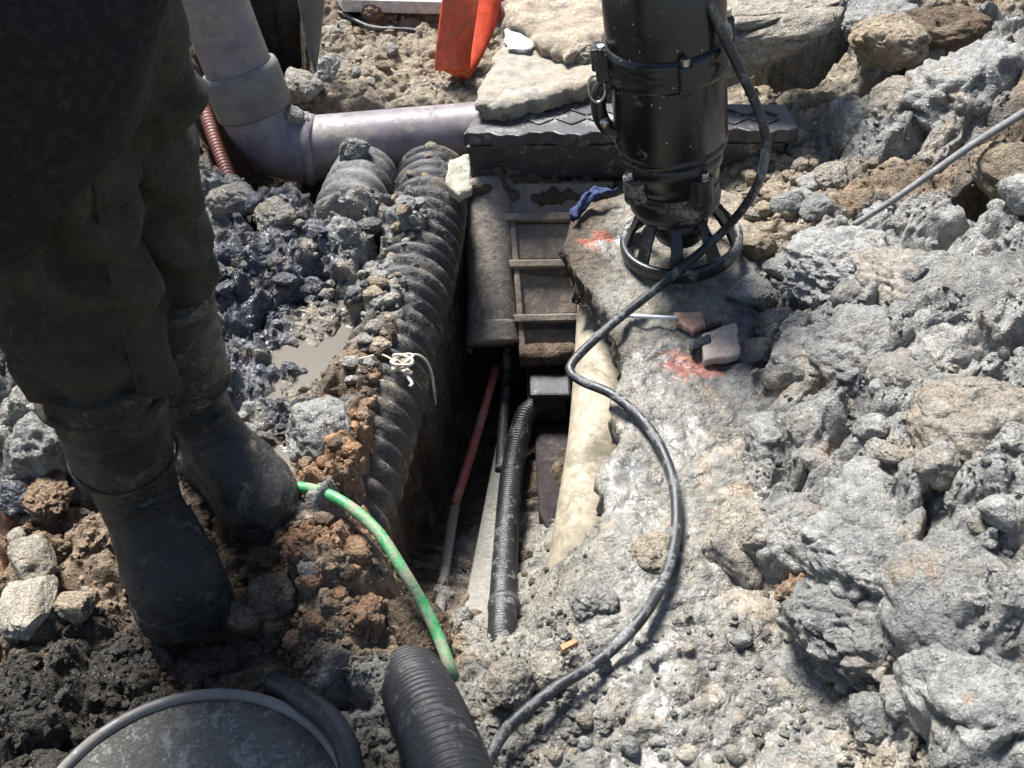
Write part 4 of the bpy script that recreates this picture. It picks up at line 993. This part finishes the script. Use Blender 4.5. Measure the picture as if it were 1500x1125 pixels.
# scattered clods: alike pieces share meshes and a group
def scatter(n, region, kinds, smin, smax, label, group, name, cat, seed, sub=4, ang=.5, lump=.16, zref=.05, flat=.75, over=None):
    rr = random.Random(seed); ms = [rock_mesh(name, seed * 31 + k, sub, ROCKS[kinds[k % len(kinds)]], angular=ang, lump=lump) for k in range(max(5, len(kinds)))]
    a = np.array(region); c = 0; tries = 0
    while c < n and tries < n * 60:
        tries += 1
        u = rr.uniform(a[:, 0].min(), a[:, 0].max()); v = rr.uniform(a[:, 1].min(), a[:, 1].max())
        if poly_sd(np.array([u]), np.array([v]), region)[0] > 0: continue
        p = P(u, v, zref); z = ground_z(p.x, p.y)
        p = P(u, v, z); z = ground_z(p.x, p.y)
        if over:
            ax = min(over, key=lambda q: (q.xy - p.xy).length); d = (ax.xy - p.xy).length
            if d < .058: z = max(z, ax.z + math.sqrt(.066 ** 2 - d * d)); p = Vector((p.x, p.y, z))
            elif d < .08: continue
        s = smin + (smax - smin) * rr.random() ** 2.2
        mi = rr.randrange(len(ms)); kd = kinds[mi % len(kinds)]; lb = label
        q, rad_, nm = min(BIGS, key=lambda b: (b[0].xy - p.xy).length - b[1]); dx, dy = p.x - q.x, p.y - q.y
        if math.hypot(dx, dy) < rad_ + .14:
            side = ('right of' if dx > 0 else 'left of') if abs(dx) > abs(dy) else ('behind' if dy > 0 else 'in front of')
            on = 'lying on' if math.hypot(dx, dy) < rad_ * .7 else 'close ' + side if math.hypot(dx, dy) < rad_ + .03 else 'a little ' + side
            nm = ' '.join(nm.split()[:6]) if not nm.split()[5:6] or nm.split()[5] not in ('and', 'a') else nm
            lb = ('tiny ' if s < smin + .2 * (smax - smin) else 'small ' if s < smin + .6 * (smax - smin) else 'fair sized ') + CNAME[kd] + ' ' + cat + ' ' + on + ' the ' + nm
            if len(lb.split()) > 16: lb = label
        place(ms[mi], name, (p.x, p.y, z + s * .15), (s * rr.uniform(.8, 1.25), s * rr.uniform(.8, 1.25), s * flat * rr.uniform(.8, 1.2)), rr.uniform(0, 6.28), lb, cat, group, (rr.uniform(-.5, .5), rr.uniform(-.5, .5)))
        c += 1
HEAP_TOP = [(1130, 330), (1180, 180), (1300, 120), (1500, 60), (1500, 420), (1300, 470), (1120, 470)]
HEAP_MID = [(1100, 470), (1300, 470), (1500, 420), (1500, 780), (1250, 760), (1160, 700), (1100, 560)]
HEAP_LOW = [(1160, 720), (1250, 760), (1500, 780), (1500, 1120), (1280, 1120), (1220, 930)]
scatter(40, HEAP_TOP, "GLGLBG", .008, .030, "small grey or tan clod strewn over the upper right part of the heap", "clods on the upper heap", "clay_clod", "clod", 11)
scatter(40, HEAP_MID, "GLGLG", .008, .028, "small grey clod strewn over the middle right part of the heap", "clods on the middle heap", "clay_clod", "clod", 12)
scatter(30, HEAP_LOW, "GLGGL", .008, .026, "small grey clod strewn over the lower right part of the heap", "clods on the lower heap", "clay_clod", "clod", 13)
scatter(40, [(1075, 230), (1160, 190), (1200, 330), (1090, 340)], "BTB", .007, .022, "small beige crumb of soil right of the pump", "beige crumbs by the pump", "soil_crumb", "clod", 14)
scatter(40, [(310, 290), (460, 300), (560, 330), (560, 440), (420, 480), (310, 470)], "KKKKG", .008, .026, "small dark wet clod on the black mud behind the far boot", "clods on the black mud", "mud_clod", "clod", 15)
scatter(110, [(430, 600), (540, 580), (570, 700), (540, 800), (520, 900), (420, 960), (340, 900), (420, 740)], "OOND".replace('N', 'O'), .004, .016, "small orange brown clod of soil around the green hose", "orange clods left of the trench", "soil_clod", "clod", 16, lump=.3)
scatter(45, [(470, 30), (600, 20), (600, 160), (460, 155)], "TBL", .006, .020, "small pale stone on the beige soil behind the mauve pipe", "pale stones behind the pipe", "stone", "stone", 17, 3, .6, .08)
scatter(30, [(0, 600), (90, 620), (130, 900), (0, 920)], "GTO", .006, .020, "small stone on the soil left of the near boot", "stones left of the boots", "stone", "stone", 18, 3, .6, .08)
scatter(110, [(570, 285), (650, 290), (640, 400), (560, 560), (510, 560), (540, 420)], "GBG", .005, .018, "small dry mud clod lying on the corrugated pipe", "mud clods on the corrugated pipe", "mud_clod", "clod", 19, lump=.25, flat=.5, over=smooth_path(cor_pts, .01))
scatter(30, [(640, 780), (700, 780), (860, 780), (840, 880), (720, 920), (640, 930)], "GDB", .005, .016, "small clod on the silt of the trench floor", "clods on the trench floor", "mud_clod", "clod", 20, zref=-.25)
scatter(26, [(840, 930), (1000, 880), (1200, 920), (1240, 1120), (760, 1120)], "GTW", .004, .014, "small pebble in the wet mud at the front", "pebbles in the wet mud", "pebble", "stone", 21, 3, .3, .08, zref=0)

# crumbs and grit nobody could count
def grit(n, seed):
    rs = np.random.RandomState(seed); iv, IF = ico(1); IF = np.array(IF); V = []; F = []; off = 0
    uu = rs.uniform(-20, 1520, n * 3); vv = rs.uniform(10, 1120, n * 3)
    x, y = [], []
    k = 0
    for u, v in zip(uu, vv):
        p = P(u, v, .03); z = ground_z(p.x, p.y); p = P(u, v, z)
        if z < -.09 and rs.rand() < .75: continue
        if 840 < u < 1230 and v > 480 and rs.rand() < .8: continue
        zz = ground_z(p.x, p.y); s = .0018 + .0050 * rs.rand() ** 3
        q = iv * (1 + .25 * rs.normal(size=(len(iv), 1))) * s * rs.uniform(.6, 1.3, 3)
        q[:, 2] *= .7; V.append(q + np.array([p.x, p.y, zz + s * .25])); F.append(IF + off); off += len(iv); k += 1
        if k >= n: break
    V = np.concatenate(V); F = np.concatenate(F)
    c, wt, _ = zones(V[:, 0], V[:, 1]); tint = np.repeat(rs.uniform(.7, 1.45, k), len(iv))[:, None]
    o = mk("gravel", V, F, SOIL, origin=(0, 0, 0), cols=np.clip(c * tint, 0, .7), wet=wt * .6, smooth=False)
    return tag(o, "loose crumbs and grit over the soil", "gravel", kind="stuff")
grit(14000, 3)

# ------------------------------------------------------------------ puddles
for (pts, z) in (([(395, 490), (470, 440), (540, 440), (560, 480), (520, 560), (490, 620), (410, 630), (370, 540)], -.028), ([(350, 610), (440, 590), (490, 660), (490, 740), (410, 760), (340, 690)], -.026)):
    o = mk("puddle", [P(u, v, z) for u, v in pts], [tuple(range(len(pts) - 1, -1, -1))], PUDDLE, smooth=False)
    tag(o, kind="structure")

# ------------------------------------------------------------------ broken concrete on the lid and behind
o = slab_piece("concrete_piece", [P(u, v, .105) for u, v in [(692, 148), (740, 48), (790, 50), (880, 90), (890, 112), (800, 140), (735, 152)]], .105, .034, CONC, .006, .008, 20, .004, 40, .008, seed=31)
tag(o, "flat dusty concrete piece resting on the access cover", "concrete piece")
o = slab_piece("concrete_piece", [P(u, v, .14) for u, v in [(728, -20), (880, -30), (930, 20), (880, 55), (830, 72), (790, 50), (745, 25)]], .135, .055, CONC2, .007, .018, 14, .010, 26, .012, seed=32)
tag(o, "thick brown broken concrete piece behind the flat dusty one", "concrete piece")
o = slab_piece("concrete_piece", [P(u, v, .10) for u, v in [(738, 52), (768, 46), (792, 62), (776, 84), (742, 82)]], .116, .01, PALEW, .005, .006, 25, .002, 50, .004, seed=33)
tag(o, "small white plaster flake on the flat concrete piece", "plaster flake")
V, F = prism([P(490, -6, .05), P(730, -6, .05), P(730, 6, .05), P(490, 2, .05)], (0, 0, -.05))
tag(mk("pale_board", *prism([P(470, -50, .06), P(760, -50, .06), P(745, 5, .06), P(500, -1, .06)], (0, 0, -.03)), PALEW, smooth=False, bevel=.004), "pale board lying across the ground at the top", "board")
for u, v, s in ((545, 14, .022), (612, 26, .018), (660, 18, .016)):
    pass
big(545, 18, .03, .026, .022, .02, 'O', "rusty orange stone beside the thin black wire", "stone", "stone", .6, .05)
# tile pieces and scraps on the slab
for px, mat, lab, nm in (([(988, 458), (1030, 457), (1034, 476), (1016, 486), (992, 472)], TILEO, "terracotta tile shard beside the white stick", "tile_shard"),
                         ([(1028, 490), (1078, 472), (1086, 520), (1030, 530)], TILE, "square pinkish tile piece on the slab", "tile_shard"),
                         ([(1035, 460), (1056, 460), (1060, 474), (1036, 478)], ROCKS['K'], "dark broken tile chip above the square tile piece", "tile_shard"),
                         ([(1010, 505), (1038, 492), (1042, 503), (1012, 515)], ROCKS['K'], "dark flat chip overlapping the square tile piece", "tile_shard")):
    o = slab_piece(nm, [P(u, v, .022) for u, v in px], .024 if mat in (TILE, TILEO) else .027, .011, mat, .003, .003, 50, .0008, 60, .002, seed=len(lab), undercut=.002)
    tag(o, lab, "tile")
line("white_stick", [P(912, 462, .022), P(950, 464, .024), P(992, 466, .026)], .0032, WHITE, "thin white stick pointing at the terracotta shard", "stick", 8)
tag(mk("wood_chip", *prism([P(820, 945, .012), P(842, 935, .014), P(846, 940, .014), P(824, 952, .012)], (0, 0, -.006)), WOODC, smooth=False), "orange brown wood chip on the wet mud", "wood chip")
o = slab_piece("stone_flake", [P(u, v, .0) for u, v in [(660, 268), (688, 262), (692, 292), (672, 300), (656, 286)]], lambda x, y: .03 + (y - P(675, 285, 0).y) * .5, .012, CHIP, .003, .004, 40, .002, 60, .003, seed=8, undercut=.004)
tag(o, "pale yellow stone flake wedged beside the drain chamber", "stone")
tag(mk("paper_scrap", *prism([P(684, 500, -.33), P(695, 500, -.33), P(694, 510, -.33), P(690, 519, -.33), P(684, 513, -.33)], (0, .004, -.003)), WHITE, smooth=False), "tiny white scrap beside the chamber column", "scrap")
tag(mk("yellow_scrap", *prism([P(758, 596, -.36), P(768, 590, -.36), P(772, 600, -.36), P(762, 604, -.36)], (0, 0, -.004)), YELL, smooth=False), "tiny yellow scrap beside the ribbed hose bend", "scrap")
# stick across the heap
line("grey_stick", [P(1250, 330, .11), P(1310, 292, .145), P(1370, 250, .175), P(1425, 212, .195), P(1500, 165, .21)], lambda s, th, q: .0048 + .0022 * q, ROD, "long grey stick slanting across the top of the heap", "stick", 12)
# blue rag
def rag():
    path = smooth_path([P(838, 320, .01), P(852, 300, .022), P(866, 286, .03), P(884, 279, .035), P(903, 281, .03)], .004)
    V, F = tube(path, lambda s, th, q: .0065 * (.6 + .8 * math.sin(math.pi * min(1, q + .12))) * (1 + .5 * math.sin(3 * th + s * 90) * .6), 18)
    V = np.array([tuple(q) for q in V]); nz = np.stack([fbm(V[:, 0] * 55, V[:, 1] * 55, V[:, 2] * 55, oct=3, seed=k + 200) for k in range(3)], 1); V = V + .007 * nz
    tag(mk("blue_rag", V, F, BLUE), "crumpled blue rag between the chamber and slab corner", "rag")
rag()
# knotted string on the corrugated pipe
def string():
    c = P(590, 537, .018); pts = []
    rr = random.Random(4)
    for i in range(46):
        t = i / 45
        pts.append(c + Vector((.017 * math.sin(t * 31) * (1 - .25 * t) + rr.uniform(-.003, .003), .013 * math.cos(t * 23 + 1), .006 + .008 * math.sin(t * 17))))
    root = empty("knotted_string", c, "knot of pale string tied on the corrugated pipe", "string")
    mk("knot", *tube(smooth_path(pts, .003), .0021, 7), ROPE, root)
    mk("loose_end", *tube(smooth_path([c, P(560, 520, .022), P(535, 524, .022), P(515, 528, .02)], .004), .0018, 7), ROPE, root)
    mk("loose_end", *tube(smooth_path([c, P(606, 520, .018), P(622, 526, .005), P(632, 545, -.02), P(636, 570, -.05), P(638, 592, -.08)], .004), .0018, 7), ROPE, root)
    mk("loose_end", *tube(smooth_path([c, P(596, 550, .017), P(604, 562, .016), P(600, 566, .016)], .004), .0024, 7), ROPE, root)
string()
# red lay-flat hose, folded
def redhose():
    def strip(pts, wdir, wid, th):
        path = smooth_path(pts, .012); V = []; F = []; n = len(path); seg = 20
        for i in range(n):
            t = (path[min(i + 1, n - 1)] - path[max(i - 1, 0)]).normalized(); a = (Vector(wdir) - t * Vector(wdir).dot(t)).normalized(); b = t.cross(a)
            for k in range(seg):
                q = 2 * math.pi * k / seg; cx = math.copysign(abs(math.cos(q)) ** .8, math.cos(q)); sy = math.sin(q)
                bulge = 1 + .35 * math.sin(i * .5 + 2 * cx)
                V.append(path[i] + a * cx * wid + b * sy * th * bulge)
        for i in range(n - 1):
            for k in range(seg): F.append((i * seg + k, i * seg + (k + 1) % seg, (i + 1) * seg + (k + 1) % seg, (i + 1) * seg + k))
        F.append(tuple(range(seg - 1, -1, -1))); F.append(tuple((n - 1) * seg + k for k in range(seg)))
        return V, F
    y = P(668, 108, .005).y
    root = empty("lay_flat_hose", P(668, 110, .0), "folded orange red vinyl lay flat hose on the beige soil", "hose")
    mk("front_fold", *strip([Py(663, 104, y - .02), Py(664, 80, y - .01), Py(669, 40, y), Py(676, -10, y + .01), Py(682, -60, y + .03)], (1, .15, 0), .037, .012), VINYL, root)
    mk("rear_fold", *strip([Py(668, 108, y - .006), Py(684, 84, y + .03), Py(700, 50, y + .06), Py(716, 5, y + .09), Py(728, -40, y + .12)], (.95, -.5, 0), .032, .012), VINYL, root)
redhose()
# shovel standing in the soil behind the riser
def shovel():
    tip = P(463, 104, .01); y = tip.y
    root = empty("shovel", tip, "dark muddy shovel blade stuck upright in the pale soil", "shovel")
    out = [Py(463, 106, y), Py(448, 60, y), Py(437, 0, y + .01), Py(430, -50, y + .02), Py(482, -50, y + .02), Py(478, 0, y + .01), Py(474, 60, y)]
    n = 14; V = []; F = []
    rows = 24
    for j in range(rows + 1):
        t = j / rows; v = 106 - 156 * t; wl = 463 - (33 * min(1, t * 1.1) ** .7); wr = 463 + 15 * min(1, t * 1.2) ** .8
        for i in range(n + 1):
            s = i / n; u = wl + (wr - wl) * s
            V.append(Py(u, v, y + .02 * t - .028 * math.sin(math.pi * s) * (.3 + .7 * t)))
    for j in range(rows):
        for i in range(n): a = j * (n + 1) + i; F.append((a, a + 1, a + n + 2, a + n + 1))
    b = mk("blade", V, F, SHOVEL, root); sm = b.modifiers.new("thick", 'SOLIDIFY'); sm.thickness = .003
    top = Py(456, -50, y + .01)
    mk("socket", *tube(smooth_path([top - Vector((0, 0, .04)), top + Vector((0, .02, .1))], .01), .018, 16), SHOVEL, root)
    mk("handle", *tube(smooth_path([top + Vector((0, .02, .1)), top + Vector((-.02, .1, .75))], .03), .015, 16), WOODH, root)
shovel()

# ------------------------------------------------------------------ foreground lower left: round lid with rim, dark tarp, rubber hose
def front():
    top = P(345, 1012, .02); c = Vector((top.x - .015, top.y - .165, .012)); r = .165
    root = empty("round_lid", c, "round gravelly grey lid with a raised rim at the bottom edge", "lid")
    prof = [(0, .012), (.05, .0125), (.10, .011), (r - .012, .009)]
    V, F = lathe([(1e-4, .012), (.04, .0125), (.08, .0115), (.12, .010), (r - .010, .009), (r - .008, -.012), (1e-4, -.014)], c, 72); mk("lid_panel", V, F, LIDG, root)
    V, F = lathe([(r - .010, -.014), (r - .011, .012), (r - .008, .015), (r - .004, .016), (r, .013), (r, -.016), (r - .010, -.016)], c, 72); mk("rim", V, F, PVC_GREY, root)
    line("rubber_hose", [P(400, 1000, .0), P(452, 1030, .03), P(490, 1062, .035), P(512, 1110, .03), P(522, 1180, .02)], .013, BIGHOSE, "black rubber hose curving round the grey lid", "hose", 16)
front()
